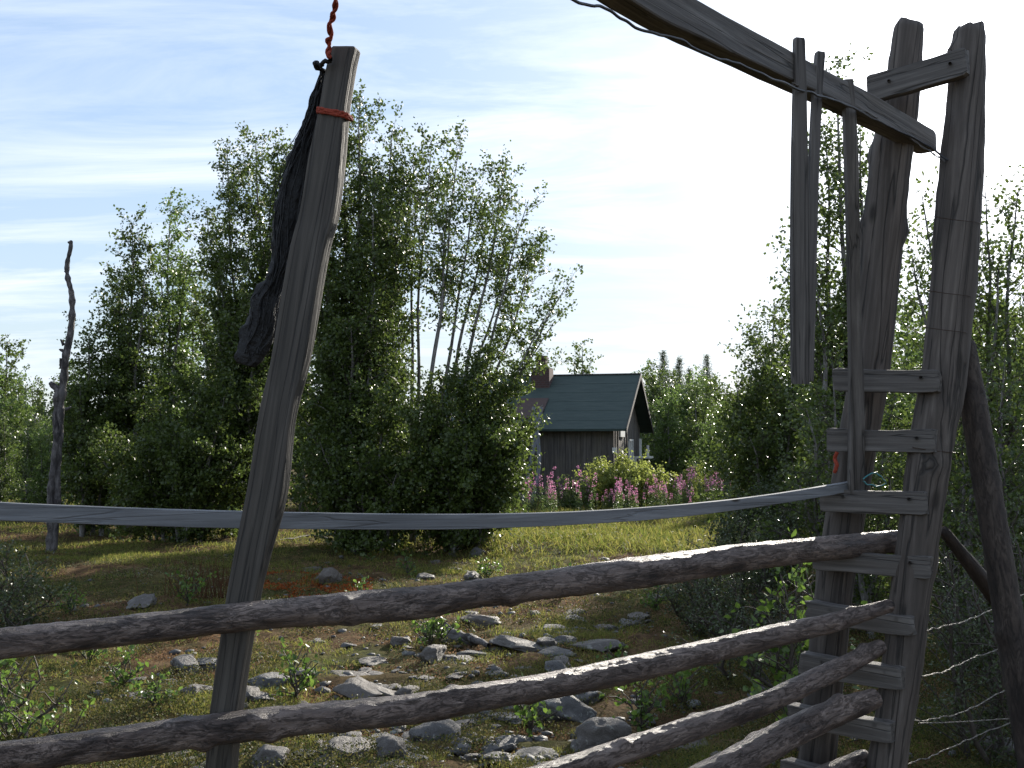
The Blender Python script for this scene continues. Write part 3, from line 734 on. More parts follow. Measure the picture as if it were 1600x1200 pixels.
ptree('leafy_shrub', 1235, 5.2, [(1220, 900, 0), (1250, 870, .1), (1275, 920, -.1), (1200, 960, .1), (1240, 980, -.2), (1290, 980, .2), (1225, 1050, 0)], 'broad leaved bright shrub standing just left of the double post', 'shrub', seed=38, spread=.5, r0=.008, leafm='leaf_bright', barkm='dark_twig', near=True,
      br_len=0.22, br_step=0.06, low=.25, leaf_per_m=34, lsize=.046, twig_step=.09, twig_len=.13, scatter=.02)
ptree('willow_bush', 1520, 5.2, [(1480, 860, 0), (1540, 830, .2), (1590, 850, 0), (1460, 930, -.2), (1520, 930, -.3), (1580, 950, -.2), (1640, 900, 0)], 'small leaved willow bush behind the kinked wires', 'willow bush', seed=39, spread=.6, r0=.012, leafm='leaf_grey', barkm='dark_twig',
      br_len=0.28, br_step=0.045, low=.05, leaf_per_m=130, lsize=.019, twig_step=.045, twig_len=.13, scatter=.02, aspect=.5)
ptree('leafy_shrub', 40, 5.6, [(10, 1060, 0), (60, 1050, .1), (100, 1090, 0), (-30, 1100, .1), (40, 1120, -.2), (130, 1130, 0), (80, 1160, -.3)], 'bright leafy shrub between the two upper rails at the far left', 'shrub', seed=40, spread=.6, r0=.007, leafm='leaf_bright', barkm='dark_twig', near=True,
      br_len=0.22, br_step=0.05, low=.1, leaf_per_m=45, lsize=.035, twig_step=.07, twig_len=.12, scatter=.02)
ptree('willow_bush', 10, 8.5, [(0, 870, 0), (50, 890, .1), (-40, 860, 0), (80, 930, .1), (20, 920, -.3), (60, 960, -.4)], 'dark low bush left of the dead trunk foot', 'willow bush', seed=44, spread=.6, r0=.012, leafm='leaf_grey', barkm='dark_twig',
      br_len=0.35, br_step=0.05, low=.05, leaf_per_m=100, lsize=.028, twig_step=.055, twig_len=.16, scatter=.025)
ptree('willow_bush', 1215, 6.6, [(1130, 980, 0), (1180, 960, .2), (1230, 940, .3), (1280, 960, 0), (1160, 1020, -.3), (1250, 1030, -.3)], 'dark undergrowth bush below the second rail left of the double post', 'willow bush', seed=45, spread=.6, r0=.012, leafm='leaf_grey', barkm='dark_twig',
      br_len=0.3, br_step=0.05, low=.05, leaf_per_m=100, lsize=.022, twig_step=.05, twig_len=.14, scatter=.02)

# the small tree behind the cabin
ptree('birch_tree', 908, 36, [(910, 532, 0), (897, 556, 0), (922, 562, 0)], 'small pointed tree rising behind the cabin roof', seed=41, spread=.5, r0=.05, br_len=0.55, br_step=0.16, low=.35, leaf_per_m=26, lsize=.10, twig_step=.11)
# yellow green bush by the cabin
ptree('elder_bush', 960, 24.5, [(962, 720, 0), (935, 728, .2), (1000, 728, .2), (912, 752, 0), (1038, 745, 0), (945, 742, -.6), (985, 738, -.6), (1015, 752, -.5), (920, 772, -.4), (960, 760, -.9), (1030, 770, -.4), (990, 765, -.9)], 'rounded yellow green bush beside the cabin', 'bush', seed=42, spread=.6, r0=.015, leafm='elder', barkm='dark_twig',
      br_len=0.5, br_step=0.05, low=.05, leaf_per_m=75, lsize=.06, twig_step=.07, twig_len=.2)
ptree('birch_shrub', 895, 23.0, [(890, 765, 0), (905, 760, .2), (875, 785, 0), (915, 790, -.3)], 'small green sapling clump at the left side of the fireweed', 'shrub', seed=43, spread=.6, r0=.012, leafm='leaf', br_len=0.35, br_step=0.07, low=.05, leaf_per_m=85, lsize=.055, twig_step=.07, twig_len=.2)

ptree('willow_bush', 1090, 25.5, [(1060, 748, 0), (1095, 738, .2), (1130, 748, .2), (1045, 768, 0), (1150, 765, 0), (1090, 768, -.6)], 'low pale bush mixed with pink spikes right of the rounded yellow green bush', 'bush', seed=46, spread=.6, r0=.012, leafm='elder', barkm='dark_twig',
      br_len=0.42, br_step=0.06, low=.05, leaf_per_m=70, lsize=.055, twig_step=.07, twig_len=.2)

# prototypes for the woods further off
def proto_birch(seed, h, label, leafm, wide=1.0, dense=1.0, lsize=.085):
    rr = random.Random(seed); st = []
    for q in range(rr.choice([2, 3, 4])):
        a = rr.random() * 6.28; s_ = 0.35 * wide * (0 if q == 0 else 1)
        st.append(((math.cos(a) * .1, math.sin(a) * .1, -.1), (math.cos(a) * s_, math.sin(a) * s_, h * (1 - .16 * q * rr.random() * 1.5)), .05))
    g = grow(seed, st, br_len=0.85 * wide, br_step=0.11, low=.05, leaf_per_m=62 * dense, lsize=lsize, twig_step=.11, twig_len=.32)
    return plant('birch_tree', (0, 0, 0), g, label, 'birch', M[leafm], M['birch_bark'], None, False)


def proto_conifer(seed, h, label):
    rng = np.random.default_rng(seed); lines = [(np.array([[0, 0, -.1], [0.02, 0, h * .5], [0, 0.01, h]]), np.array([.07, .04, .008]))]; LC = []; ax = []; T = []
    for z in np.arange(h * .12, h, 0.13):
        ln = ((1 - z / h) ** .8 * h * .2 + .04) * rng.uniform(.7, 1.15)
        for q in range(9):
            az = rng.random() * 6.28; d = np.array([math.cos(az), math.sin(az), rng.uniform(.0, .25)]); e = ln * rng.uniform(.6, 1.15)
            T.append((np.array([0, 0, z]), np.array([0, 0, z]) + d * e))
            m = int(10 + e * 55); u = rng.uniform(.15, 1, m)[:, None]
            LC.append(np.array([0, 0, z]) + d * e * u + rng.normal(size=(m, 3)) * np.array([.05, .05, .05])); ax.append(np.repeat(d[None], m, 0))
    LC = np.concatenate(LC); ax = np.concatenate(ax)
    t = thing('spruce_tree', (0, 0, 0), label, 'spruce')
    link('trunk', tubes_mesh('trunk', lines, 6), M['brace'], t)
    link('branches', twigs_mesh('branches', np.array(T), .006), M['dark_twig'], t)
    link('crown', leaves_mesh('crown', LC, .085, rng, False, .22, ax), M['needle'], t, smooth=False)
    return t


woodR = 'young birches standing behind the fireweed right of the cabin'
pb = [proto_birch(101, 4.4, 'young birch in the backlit copse right of the cabin', 'leaf_light'), proto_birch(102, 4.0, 'young birch in the backlit copse right of the cabin', 'leaf', 1.1),
      proto_birch(103, 3.6, 'young birch in the backlit copse right of the cabin', 'leaf_light', 1.2), proto_birch(104, 4.2, 'young birch in the backlit copse right of the cabin', 'leaf', .85)]
pc = [proto_conifer(111, 4.6, 'spire topped young spruce poking out of the copse right of the cabin'), proto_conifer(112, 4.0, 'spire topped young spruce poking out of the copse right of the cabin')]
used = set()


def put(proto, px, D, h=1.0, label=None, group=None):
    p = gp(px, D); rz = random.uniform(0, 6.28)
    if proto.name not in used:
        used.add(proto.name); o = proto; o.location = p; o.rotation_euler = (0, 0, rz); o.scale = (h, h, h)
        if label: o['label'] = label
    else:
        o = copy_thing(proto, p, rz, h, label)
    if group: o['group'] = group
    return o


for (px, D, k, h) in ((1012, 38, 0, 1.0), (1030, 36, 3, 1.05), (1052, 38, 1, 1.05), (1075, 36, 2, 1.1), (1096, 38, 0, .96), (1118, 37, 3, .95), (1040, 33, 2, .9), (1088, 33, 1, .85), (1130, 34, 2, .85), (1150, 36, 1, .8), (1168, 32, 0, .75),
                      (1190, 30, 3, .8), (1215, 31, 1, .85), (1240, 28, 2, .9), (1110, 29, 2, .65), (1145, 26, 3, .66), (1180, 24, 0, .62), (1020, 42, 1, .95)):
    put(pb[k], px, D, h, None, woodR)
for (px, D, k, h) in ((1036, 41, 0, 1.14), (1062, 42, 1, 1.26), (1105, 41, 0, 1.10), (1078, 44, 1, 1.2)):
    put(pc[k], px, D, h, None, 'young spruces in the copse right of the cabin')
for (px, D, k, h) in ((1275, 19, 1, .75), (1330, 17, 0, .8), (1385, 15, 3, .75), (1440, 14, 2, .8), (1500, 13, 1, .75), (1560, 12, 0, .72), (1610, 11, 2, .7), (1420, 20, 0, 1.0), (1530, 19, 3, 1.0), (1590, 17, 1, .95), (1650, 14, 2, .8)):
    put(pb[k], px, D, h, 'young birch in the thicket behind the double post', 'birches of the thicket behind the double post')
for (px, D, k, h) in ((-20, 24, 2, .95), (8, 26, 1, 1.05), (30, 28, 0, .8), (52, 32, 3, .85), (75, 24, 2, .6), (100, 30, 1, .9), (120, 26, 0, .8), (10, 20, 3, .5), (45, 22, 1, .52), (80, 20, 2, .5)):
    put(pb[k], px, D, h, 'pale green young birch in the open wood at the far left', 'young birches at the far left')
for (px, D, k, h) in ((200, 24, 1, 1.0), (260, 25, 2, 1.0), (330, 24, 0, 1.0), (420, 24, 3, 1.0), (480, 23, 1, 1.05), (540, 24, 2, 1.1), (620, 25, 1, .7), (690, 25, 0, .5), (740, 26, 3, .55), (780, 34, 2, 1.1), (820, 36, 0, 1.05)):
    put(pb[k], px, D, h, 'birch glimpsed through the gaps of the front trees', 'birches hidden behind the front row')

# far wood: one mass beyond everything
rng = np.random.default_rng(5); LC = []; ax = []
for q in range(900):
    a = rng.uniform(-0.75, 0.8); dist = rng.uniform(60, 190) ; x0 = math.tan(a) * dist
    h = rng.uniform(3.5, 6.5) ; m = 130; z = rng.random(m) ** 1.1 * h; r_ = (1 - z / h) * h * rng.uniform(.16, .26) + .1; az = rng.random(m) * 6.28
    LC.append(np.stack([x0 + np.cos(az) * r_ * rng.random(m) ** .5, dist + np.sin(az) * r_, z + gh(x0, dist)], 1))
LC = np.concatenate(LC)
tag(link('far_forest', leaves_mesh('far_forest', LC, .55, rng, False, .6), M['needle'], smooth=False), 'distant dark forest edge along the horizon', 'forest', None, 'stuff')


# ------------------------------------------------------------------ fireweed
def fireweed(seed, h):
    rng = np.random.default_rng(seed); lean = rng.normal(size=2) * .07
    t = np.linspace(0, 1, 8); P = np.stack([lean[0] * t * t * h, lean[1] * t * t * h, t * h], 1)
    o = thing('fireweed_plant', (0, 0, 0), 'pink flowering fireweed spike in the drift beside the cabin', 'fireweed', 'pink fireweed spikes near the cabin')
    link('stem', tubes_mesh('stem', [(P, np.linspace(.006, .003, 8))], 4), M['fire_leaf'], o)
    m = 60; u = rng.uniform(.1, .72, m); c = np.stack([np.interp(u, t, P[:, q]) for q in range(3)], 1); az = rng.random(m) * 6.28
    d = np.stack([np.cos(az), np.sin(az), rng.uniform(.1, .6, m)], 1)
    link('leaves', leaves_mesh('leaves', c + d * .06, .13, rng, True, .2, d), M['fire_leaf'], o, smooth=False)
    m = 42; u = rng.uniform(.66, 1.0, m) ; c = np.stack([np.interp(u, t, P[:, q]) for q in range(3)], 1); az = rng.random(m) * 6.28
    rr = .055 * (1.25 - u) / .5 + .008; d = np.stack([np.cos(az), np.sin(az), rng.uniform(-.2, .3, m)], 1)
    link('flowers', leaves_mesh('flowers', c + d * rr[:, None], .045, rng, False, .85), M['pink'], o, smooth=False)
    return o


fw = [fireweed(s_, h_) for s_, h_ in ((1, 1.25), (2, 1.05), (3, 1.4), (4, .95), (5, 1.15))]
rr = random.Random(3); spots = []
for q in range(60): spots.append((rr.gauss(975, 52), rr.uniform(20.6, 23.4)))
for q in range(24): spots.append((rr.uniform(1035, 1150), rr.uniform(22.5, 24.5)))
for q in range(18): spots.append((rr.uniform(808, 872), rr.uniform(20.5, 24)))
for q in range(5): spots.append((rr.uniform(880, 920), rr.uniform(22, 24)))
for q, (px, D) in enumerate(spots):
    o = put(fw[q % 5], px, D, rr.uniform(.34, .72) if q < 60 else rr.uniform(.5, .8))

# ------------------------------------------------------------------ grass, heath, lichen
def scatter(name, n, dmin, dmax, fn, size, mat, seed, xr=(-60, 1680), hgt=(0, .05), near=False, aspect=.6, label=None, cat=None, thresh=0.0, fs=1.0, up=0.0, upright=False, power=1.0):
    rng = np.random.default_rng(seed); C = []; tot = 0
    P = []
    while len(P) < n and tot < n * 12:
        tot += 1
        # denser near the camera
        D = 1 / (1 / dmax + rng.random() ** power * (1 / dmin - 1 / dmax)); px = rng.uniform(*xr); x = (px - 800) / F * D
        v = fn(px, D, x)
        if v < thresh or rng.random() > v: continue
        P.append((x, D, gh(x, D), D))
    P = np.array(P); C = P[:, :3].copy(); C[:, 2] += rng.uniform(hgt[0], hgt[1], len(C))
    ax = None
    if upright: ax = np.array([0, 0, 1.0]) + rng.normal(size=(len(C), 3)) * .38
    sz = size if not isinstance(size, tuple) else size[0] + (P[:, 3] - dmin) / (dmax - dmin) * (size[1] - size[0])
    if upright: C[:, 2] += sz * .35
    o = link(name, leaves_mesh(name, C, sz, rng, near, aspect, ax, up), mat, smooth=False)
    tag(o, label, cat, None, 'stuff'); return o


nz = lambda x, y, s, o=0: noise.noise(Vector((x * s, y * s, o))) * .5 + .5
def f_grass(px, D, x):
    g = nz(x, D, .9, 3) * .6 + nz(x, D, 3.5, 8) * .5
    bare = 1.0 if D > 12.5 else 0.5
    v = (g - .48 - (.06 if D < 12 else 0)) * 5 * bare
    if D > 12: v += .35 * min(1, (D - 12) / 3)
    return max(0, min(1, v))
def f_heath(px, D, x): return max(0, min(1, (nz(x, D, .7, 13) * .6 + nz(x, D, 2.6, 19) * .5 - .50) * 5 + (0.5 if px > 1000 and D < 9 else 0) + (0.25 if px < 330 and D > 8 else 0)))
def f_lich(px, D, x): return max(0, min(1, (nz(x, D, 1.1, 33) - .55) * 4)) * (1 if px < 420 else .25)
def f_rust(px, D, x): return 1.0 if (abs(px - 500) < 85 and abs(D - 11.3) < .9 and nz(x, D, 2.5, 3) > .46) else 0
scatter('grass', 150000, 4.4, 32, f_grass, (.035, .19), M['grass'], 1, hgt=(-.01, .01), aspect=.09, upright=True, label='short grass between the stones and over the meadow', cat='grass', power=.75)
scatter('meadow_grass', 26000, 14, 32, lambda px, D, x: min(1, max(.1, (nz(x, D, 1.2, 70) - .3) * 2.5)) * min(1, (D - 13) / 5) * (1.0 if px > 760 else .3), .2, M['grass'], 2, xr=(600, 1300), hgt=(-.02, .02), aspect=.07, upright=True, label='taller pale meadow grass before the cabin', cat='grass')
scatter('heath_cover', 170000, 4.4, 22, f_heath, (.014, .035), M['heath'], 3, hgt=(0, .07), label='low dark heath and berry shrubs creeping over the ground', cat='heath', power=.8)
scatter('lichen', 26000, 4.4, 14, f_lich, (.014, .03), M['lichen'], 4, hgt=(0, .02), label='pale reindeer lichen patches among the stones', cat='lichen')
scatter('rust_moss', 6000, 7, 13, f_rust, .03, M['rust'], 5, xr=(400, 1000), hgt=(0, .025), label='rust red low plants among the stones', cat='ground cover')
scatter('leaf_litter', 80000, 4.4, 16, lambda px, D, x: max(0, (nz(x, D, 1.3, 50) - .4) * 3) + (1 if abs(px - 880) < 110 and abs(D - 7.9) < .5 else 0), (.014, .03), M['dry'], 6, hgt=(0, .012), label='dry brown leaves and needles on the ground', cat='litter')
# dry stalk tuft
rng = np.random.default_rng(9); base = gp(335, 10.2); lines = []
for q in range(110):
    b_ = rng.normal(size=2) * np.array([.22, .12]); l_ = rng.uniform(.18, .42); d_ = rng.normal(size=2) * .06
    lines.append((np.array([[b_[0], b_[1], -.02], [b_[0] + d_[0] * .5, b_[1], l_ * .5], [b_[0] + d_[0], b_[1] + d_[1], l_]]), np.array([.004, .003, .002])))
o = link('dry_tuft', tubes_mesh('dry_tuft', lines, 3), M['dry'], None, base); tag(o, 'tuft of reddish dry stalks standing left of the leaning plank', 'dry tuft')


# ------------------------------------------------------------------ stones
def rock_mesh(seed, flat):
    bm = bmesh.new(); bmesh.ops.create_icosphere(bm, subdivisions=4, radius=1)
    rn = random.Random(seed); pl_ = [(Vector((rn.gauss(0, 1), rn.gauss(0, 1), rn.gauss(0, .8))).normalized(), rn.uniform(.45, .85)) for _ in range(12)]
    for v in bm.verts:
        p = v.co.copy()
        for nn, dd in pl_:
            e = p.dot(nn) - dd
            if e > 0: p -= nn * e * .88
        k = 1 + .16 * noise.noise(p * 1.3 + Vector((seed * 5, 0, 0))) + .09 * noise.noise(p * 3.5 + Vector((seed, 3, 0))) + .05 * noise.noise(p * 9) + .025 * noise.noise(p * 20)
        v.co = Vector((p.x * k, p.y * k * .8, p.z * k * flat))
    me = bpy.data.meshes.new('stone'); bm.to_mesh(me); bm.free()
    me.materials.append(M['rock']); me.polygons.foreach_set('use_smooth', [True] * len(me.polygons))
    return me


rocks = [rock_mesh(q, f) for q, f in enumerate((.5, .34, .66, .24, .42, .55, .3, .36, .2, .46))]


def stone(px, py, wpx, k, label, sink=.35, rz=None, group='stones in the heath', rzs=1.0):
    # ground distance for that picture row
    D = 20.0
    for _ in range(30):
        y_ = gp(px, D); r_ = y_ - Vector((0, 0, EYE)); fy = r_.y * math.cos(PITCH) + r_.z * math.sin(PITCH); fz = -r_.y * math.sin(PITCH) + r_.z * math.cos(PITCH)
        pyy = 600 - fz / fy * F; D *= 1 + (pyy - py) / (py - 660) * .7
    o = bpy.data.objects.new('stone', rocks[k]); COL.objects.link(o)
    s_ = wpx * D / F / 2 * 1.15; p = gp(px, D); bb = max(v.co.z for v in rocks[k].vertices)
    o.scale = (s_, s_, s_ * rzs); o.location = (p.x, p.y, p.z + s_ * bb * rzs * (1 - 2 * sink) * .8 + .008)
    o.rotation_euler = (random.uniform(-.15, .15), random.uniform(-.15, .15), random.uniform(0, 6.28) if rz is None else rz)
    tag(o, label, 'stone', group); return o


for a in ((880, 1122, 92, 0, 'large grey boulder with a white lichen streak, below the second rail'), (935, 1172, 95, 2, 'upright boulder in front of the streaked one'), (548, 1180, 78, 5, 'square grey stone right of the leaning plank foot'),
          (618, 1185, 66, 2, 'dark blunt stone touching the square grey stone'), (428, 1196, 78, 0, 'rounded pale stone lowest beside the leaning plank'), (572, 1090, 90, 4, 'dark humped stone sitting on the second rail line'),
          (690, 985, 46, 0, 'pale rounded stone under the first rail near the middle'), (728, 1004, 72, 3, 'dark flat slab beside the reddish bare patch'), (815, 1012, 100, 8, 'long low slab across the reddish bare patch'),
          (515, 912, 50, 2, 'pinkish stone in the rust red plants'), (228, 950, 60, 4, 'pinkish low stone left of the dry stalk tuft'), (300, 1045, 66, 1, 'flat grey stone left of the leaning plank'),
          (312, 1085, 70, 6, 'grey stone touching the left edge of the leaning plank'), (760, 975, 80, 3, 'thin pale flagstone under the first rail'), (932, 1012, 90, 8, 'broad thin slab near the dark willow bush'), (850, 1010, 42, 5, 'small dark lump at the end of the long slab'),
          (478, 1055, 60, 3, 'thin flat stone right of the plank between the rails'), (425, 1072, 90, 6, 'wide flat stone just right of the leaning plank'), (715, 1145, 62, 1, 'pale stone alone under the second rail'), (790, 1170, 52, 4, 'mottled stone before the two boulders'),
          (680, 1035, 52, 2, 'stone with a small green sapling behind it'), (1120, 890, 50, 1, 'grey stone at the far edge by the willow bush'), (745, 868, 34, 0, 'grey stone in the bright moss'), (665, 905, 44, 6, 'flat stone right of the rust red plants'), (1545, 1175, 90, 1, 'flat stone at the right edge beyond the wires')):
    stone(*a)
rr = random.Random(77); q = 0
while q < 268:
    py = 868 + 335 * rr.random() ** .9; px = rr.gauss(680, 230) if rr.random() < .88 else rr.uniform(-20, 1560)
    xx = (px - 800) / F
    if nz(px * .012, py * .02, 1, 4) < .42: continue
    wpx = (13 + 60 * rr.random() ** 2.2) * (.42 + (py - 850) / 330)
    stone(px, py, wpx, rr.randrange(10), 'one of many small half buried stones strewn over the heath', rr.uniform(.4, .6), None, 'small stones strewn over the heath', rr.uniform(.38, .85)); q += 1

# pebbles: thousands, one mass
bm = bmesh.new(); bmesh.ops.create_icosphere(bm, subdivisions=1, radius=1)
pv = np.array([v.co[:] for v in bm.verts]); pf = np.array([[v.index for v in f.verts] for f in bm.faces]); bm.free()
rng = np.random.default_rng(31); V = []; Q = []; cnt = 0
while cnt < 1200:
    D = 1 / (1 / 15 + rng.random() ** .8 * (1 / 4.4 - 1 / 15)); px = rng.normal(680, 300); x = (px - 800) / F * D
    if nz(x, D, 1.6, 90) < .5 and rng.random() > .15: continue
    r_ = rng.uniform(.008, .02) + .05 * rng.random() ** 5; a = rng.random() * 6.28; sc = np.array([1, rng.uniform(.5, .9), rng.uniform(.3, .6)]) * r_
    p = pv * (1 + rng.uniform(-.2, .2, (len(pv), 1))) * sc; p = np.stack([p[:, 0] * math.cos(a) - p[:, 1] * math.sin(a), p[:, 0] * math.sin(a) + p[:, 1] * math.cos(a), p[:, 2]], 1)
    V.append(p + np.array([x, D, gh(x, D) + .004 + rng.uniform(0, .012)])); Q.append(pf + cnt * len(pv)); cnt += 1
tag(link('pebbles', np_mesh('pebbles', np.concatenate(V), np.concatenate(Q)), M['rock'], smooth=False), 'small pebbles and stone chips scattered between the larger stones', 'pebbles', None, 'stuff')

# seedlings between the stones
SD = []
for q_ in range(3):
    g = grow(300 + q_, [((0, 0, -.02), (.03, .02, .2), .004), ((0.02, 0, -.02), (-.07, .04, .16), .004), ((0, .02, -.02), (.08, -.05, .13), .003)], br_len=.10, br_step=.04, low=.2, leaf_per_m=55, lsize=.04, twig_step=.04, twig_len=.07, scatter=.014, wander=.01)
    SD.append(plant('seedling', (0, 0, 0), g, 'small leafy green seedling sprouting among the stones', 'seedling', M['leaf_bright'], M['dark_twig'], 'seedlings among the stones', True, crown='leaves', stem='stem', k=4, tr=.0012))
for q_, (px, D) in enumerate(((672, 7.9), (690, 8.0), (560, 9.5), (300, 9.8), (250, 6.0), (200, 6.6), (830, 5.6), (1000, 5.8), (960, 6.8), (1060, 6.2), (760, 11.5), (470, 6.4), (380, 7.6), (150, 7.4), (1020, 9.4), (880, 10.4), (120, 9.2), (640, 12.5))):
    p = gp(px, D)
    if q_ < 3: SD[q_].location = p
    else: copy_thing(SD[q_ % 3], p, q_ * 1.3, .8 + .1 * (q_ % 4))

# dead sticks and roots
for a in (([(700, 992), (730, 1000), (765, 1012)], .05, 'dark twisted root between the flat slabs'), ([(940, 982), (980, 975), (1015, 968)], .02, 'grey stick lying above the broad slab'), ([(560, 862), (500, 838), (440, 846)], .03, 'crooked dead branch under the birches'), ([(590, 930), (575, 905), (562, 890)], .01, 'thin straight twig leaning in the rust red plants')):
    P = []
    for (px, py) in a[0]:
        D = EYE * F / (py - 688); P.append(np.array(gp(px, D, a[1])))
    P = smooth_path(P, 24); P += np.array([np.array(noise.noise_vector(Vector((i * .5, a[1] * 99, 0)))) * .02 for i in range(24)])
    o = link('dead_branch', tubes_mesh('dead_branch', [(P - P[0], np.linspace(a[1], a[1] * .4, 24))], 7), M['snag']); o.location = P[0]; tag(o, a[2], 'dead branch')

# ------------------------------------------------------------------ the cabin
def roof_mat():
    m, nt, b = new_mat('green_roof_felt'); o = nt.nodes.new('ShaderNodeTexCoord').outputs['Object']
    n = noise_n(nt, map_n(nt, o, (1.2, 6, 6)), 1.6, 6, .65, .3); n2 = noise_n(nt, o, 40, 3, .7)
    c = ramp_n(nt, n, [(.3, (.020, .034, .028)), (.5, (.03, .05, .042)), (.75, (.052, .068, .056))])
    c = mix_n(nt, math_n(nt, 'MULTIPLY', n2, .4), c, (.02, .035, .03)); nt.links.new(c, b.inputs['Base Color']); b.inputs['Roughness'].default_value = .8
    bump(nt, b, n2, .3, .01); return m
def brick_mat():
    m, nt, b = new_mat('old_brick'); o = nt.nodes.new('ShaderNodeTexCoord').outputs['Object']
    br = nt.nodes.new('ShaderNodeTexBrick'); nt.links.new(map_n(nt, o, (1, 1, 1), (R(90), 0, 0)), br.inputs['Vector'])
    br.inputs['Scale'].default_value = 4.0; br.inputs['Color1'].default_value = (.10, .04, .032, 1); br.inputs['Color2'].default_value = (.06, .03, .026, 1); br.inputs['Mortar'].default_value = (.10, .09, .085, 1)
    n = noise_n(nt, o, 9, 5, .6); nt.links.new(mix_n(nt, math_n(nt, 'MULTIPLY', n, .7), br.outputs[0], (.05, .035, .03)), b.inputs['Base Color']); b.inputs['Roughness'].default_value = .9; return m
def cladding_mat(log=False):
    m, nt, b = new_mat('log_wall' if log else 'board_wall'); o = nt.nodes.new('ShaderNodeTexCoord').outputs['Object']
    sc = (1.2, 1.2, 30) if log else (22, 22, .9)
    n = noise_n(nt, map_n(nt, o, sc), 1, 6, .65, .3); n2 = noise_n(nt, map_n(nt, o, (1.4, 1.4, .9)), 1.3, 4, .6)
    c = ramp_n(nt, n, [(.3, (.03, .026, .023)), (.52, (.085, .074, .066)), (.74, (.17, .15, .135))])
    c = mix_n(nt, ramp_n(nt, n2, [(.42, (0, 0, 0)), (.7, (.6, .6, .6))]), c, (.14, .12, .09))
    nt.links.new(c, b.inputs['Base Color']); b.inputs['Roughness'].default_value = .85; bump(nt, b, n, .6, .02); return m
M['roof'] = roof_mat(); M['brick'] = brick_mat(); M['clad'] = cladding_mat(); M['log'] = cladding_mat(True)
M['rustsheet'] = plain('rusty_sheet', (.06, .035, .028), .8, .4, 6)
CW, CL = 5.18, 5.2                                     # gable width, length
c0 = Vector((2.72, 27.0, 0)); ax_ = Vector((-5.0, 1.34, 0)).normalized(); ay_ = Vector((1.34, 5.0, 0)).normalized()
cab = thing('log_cabin', c0, 'weathered wooden cabin with a dark green roof and brick chimney', 'cabin')
cab.rotation_euler = (0, 0, math.atan2(ay_.y, ay_.x) - math.pi / 2)
# local frame: +X out of the gable end (to the right), -X along the long wall, +Y away from the viewer
def cbox(bm, x0, x1, y0, y1, z0, z1, jx=0.0):
    vs = [bm.verts.new((x, y, z)) for z in (z0, z1) for x, y in ((x0, y0), (x1, y0), (x1, y1), (x0, y1))]
    for f in ((0, 3, 2, 1), (4, 5, 6, 7), (0, 1, 5, 4), (1, 2, 6, 5), (2, 3, 7, 6), (3, 0, 4, 7)): bm.faces.new([vs[i] for i in f])
def bobj(name, bm, mat, parent, smooth=False):
    bmesh.ops.recalc_face_normals(bm, faces=bm.faces)
    me = bpy.data.meshes.new(name); bm.to_mesh(me); bm.free(); return link(name, me, mat, parent, None, smooth)
EV, RG = 2.06, 3.53
rn = random.Random(5)
bm = bmesh.new(); x = 0
while x > -2.15:
    w_ = rn.uniform(.12, .17); cbox(bm, x - w_ + .006, x, -.03 - rn.uniform(0, .012), .0, -.1 + rn.uniform(-.03, .03), EV + .02); x -= w_
bobj('board_wall', bm, M['clad'], cab)
bm = bmesh.new(); y = 0.02
while y < CW:
    w_ = rn.uniform(.12, .17); y1 = min(y + w_ - .006, CW); ym = (y + y1) / 2
    top = EV + (RG - EV) * (1 - abs(ym - CW / 2) / (CW / 2)) - .06
    cbox(bm, -.03, 0.0 + rn.uniform(0, .012), y, y1, -.1, top); y += w_
bobj('gable_wall', bm, M['clad'], cab)
bm = bmesh.new(); z = .08
while z < EV - .05:
    r_ = .095
    for (xa, xb, yy) in ((-2.2, -CL - .18, .18),):
        k = 10; r0 = [bm.verts.new((xa, yy + r_ * math.cos(t_), z + r_ * math.sin(t_))) for t_ in [q_ * 6.2832 / k for q_ in range(k)]]
        r1 = [bm.verts.new((xb - rn.uniform(0, .08), yy + r_ * math.cos(t_), z + r_ * math.sin(t_))) for t_ in [q_ * 6.2832 / k for q_ in range(k)]]
        for q_ in range(k): bm.faces.new((r0[q_], r0[(q_ + 1) % k], r1[(q_ + 1) % k], r1[q_]))
        bm.faces.new(r0); bm.faces.new(r1)
    # notched ends of the cross wall, where the boards stop
    r0 = [bm.verts.new((-2.26 + r_ * .9 * math.cos(t_), -.12, z + .09 + r_ * .9 * math.sin(t_))) for t_ in [q_ * .62832 for q_ in range(10)]]
    r1 = [bm.verts.new((-2.26 + r_ * .9 * math.cos(t_), .35, z + .09 + r_ * .9 * math.sin(t_))) for t_ in [q_ * .62832 for q_ in range(10)]]
    for q_ in range(10): bm.faces.new((r0[q_], r0[(q_ + 1) % 10], r1[(q_ + 1) % 10], r1[q_]))
    bm.faces.new(r0); bm.faces.new(r1)
    z += .19
bobj('log_wall', bm, M['log'], cab, True)
bm = bmesh.new(); cbox(bm, -CL, -CL + .15, .2, CW, -.1, EV); cbox(bm, -CL, -.03, CW - .15, CW, -.1, EV - .05)
vs = [bm.verts.new(p) for p in ((-CL, .1, EV - .05), (-CL, CW, EV - .05), (-CL, CW / 2, RG - .08), (-CL + .1, .1, EV - .05), (-CL + .1, CW, EV - .05), (-CL + .1, CW / 2, RG - .08))]
for f in ((0, 1, 2), (3, 5, 4), (0, 3, 4, 1), (1, 4, 5, 2), (2, 5, 3, 0)): bm.faces.new([vs[i] for i in f])
bobj('rear_walls', bm, M['log'], cab)
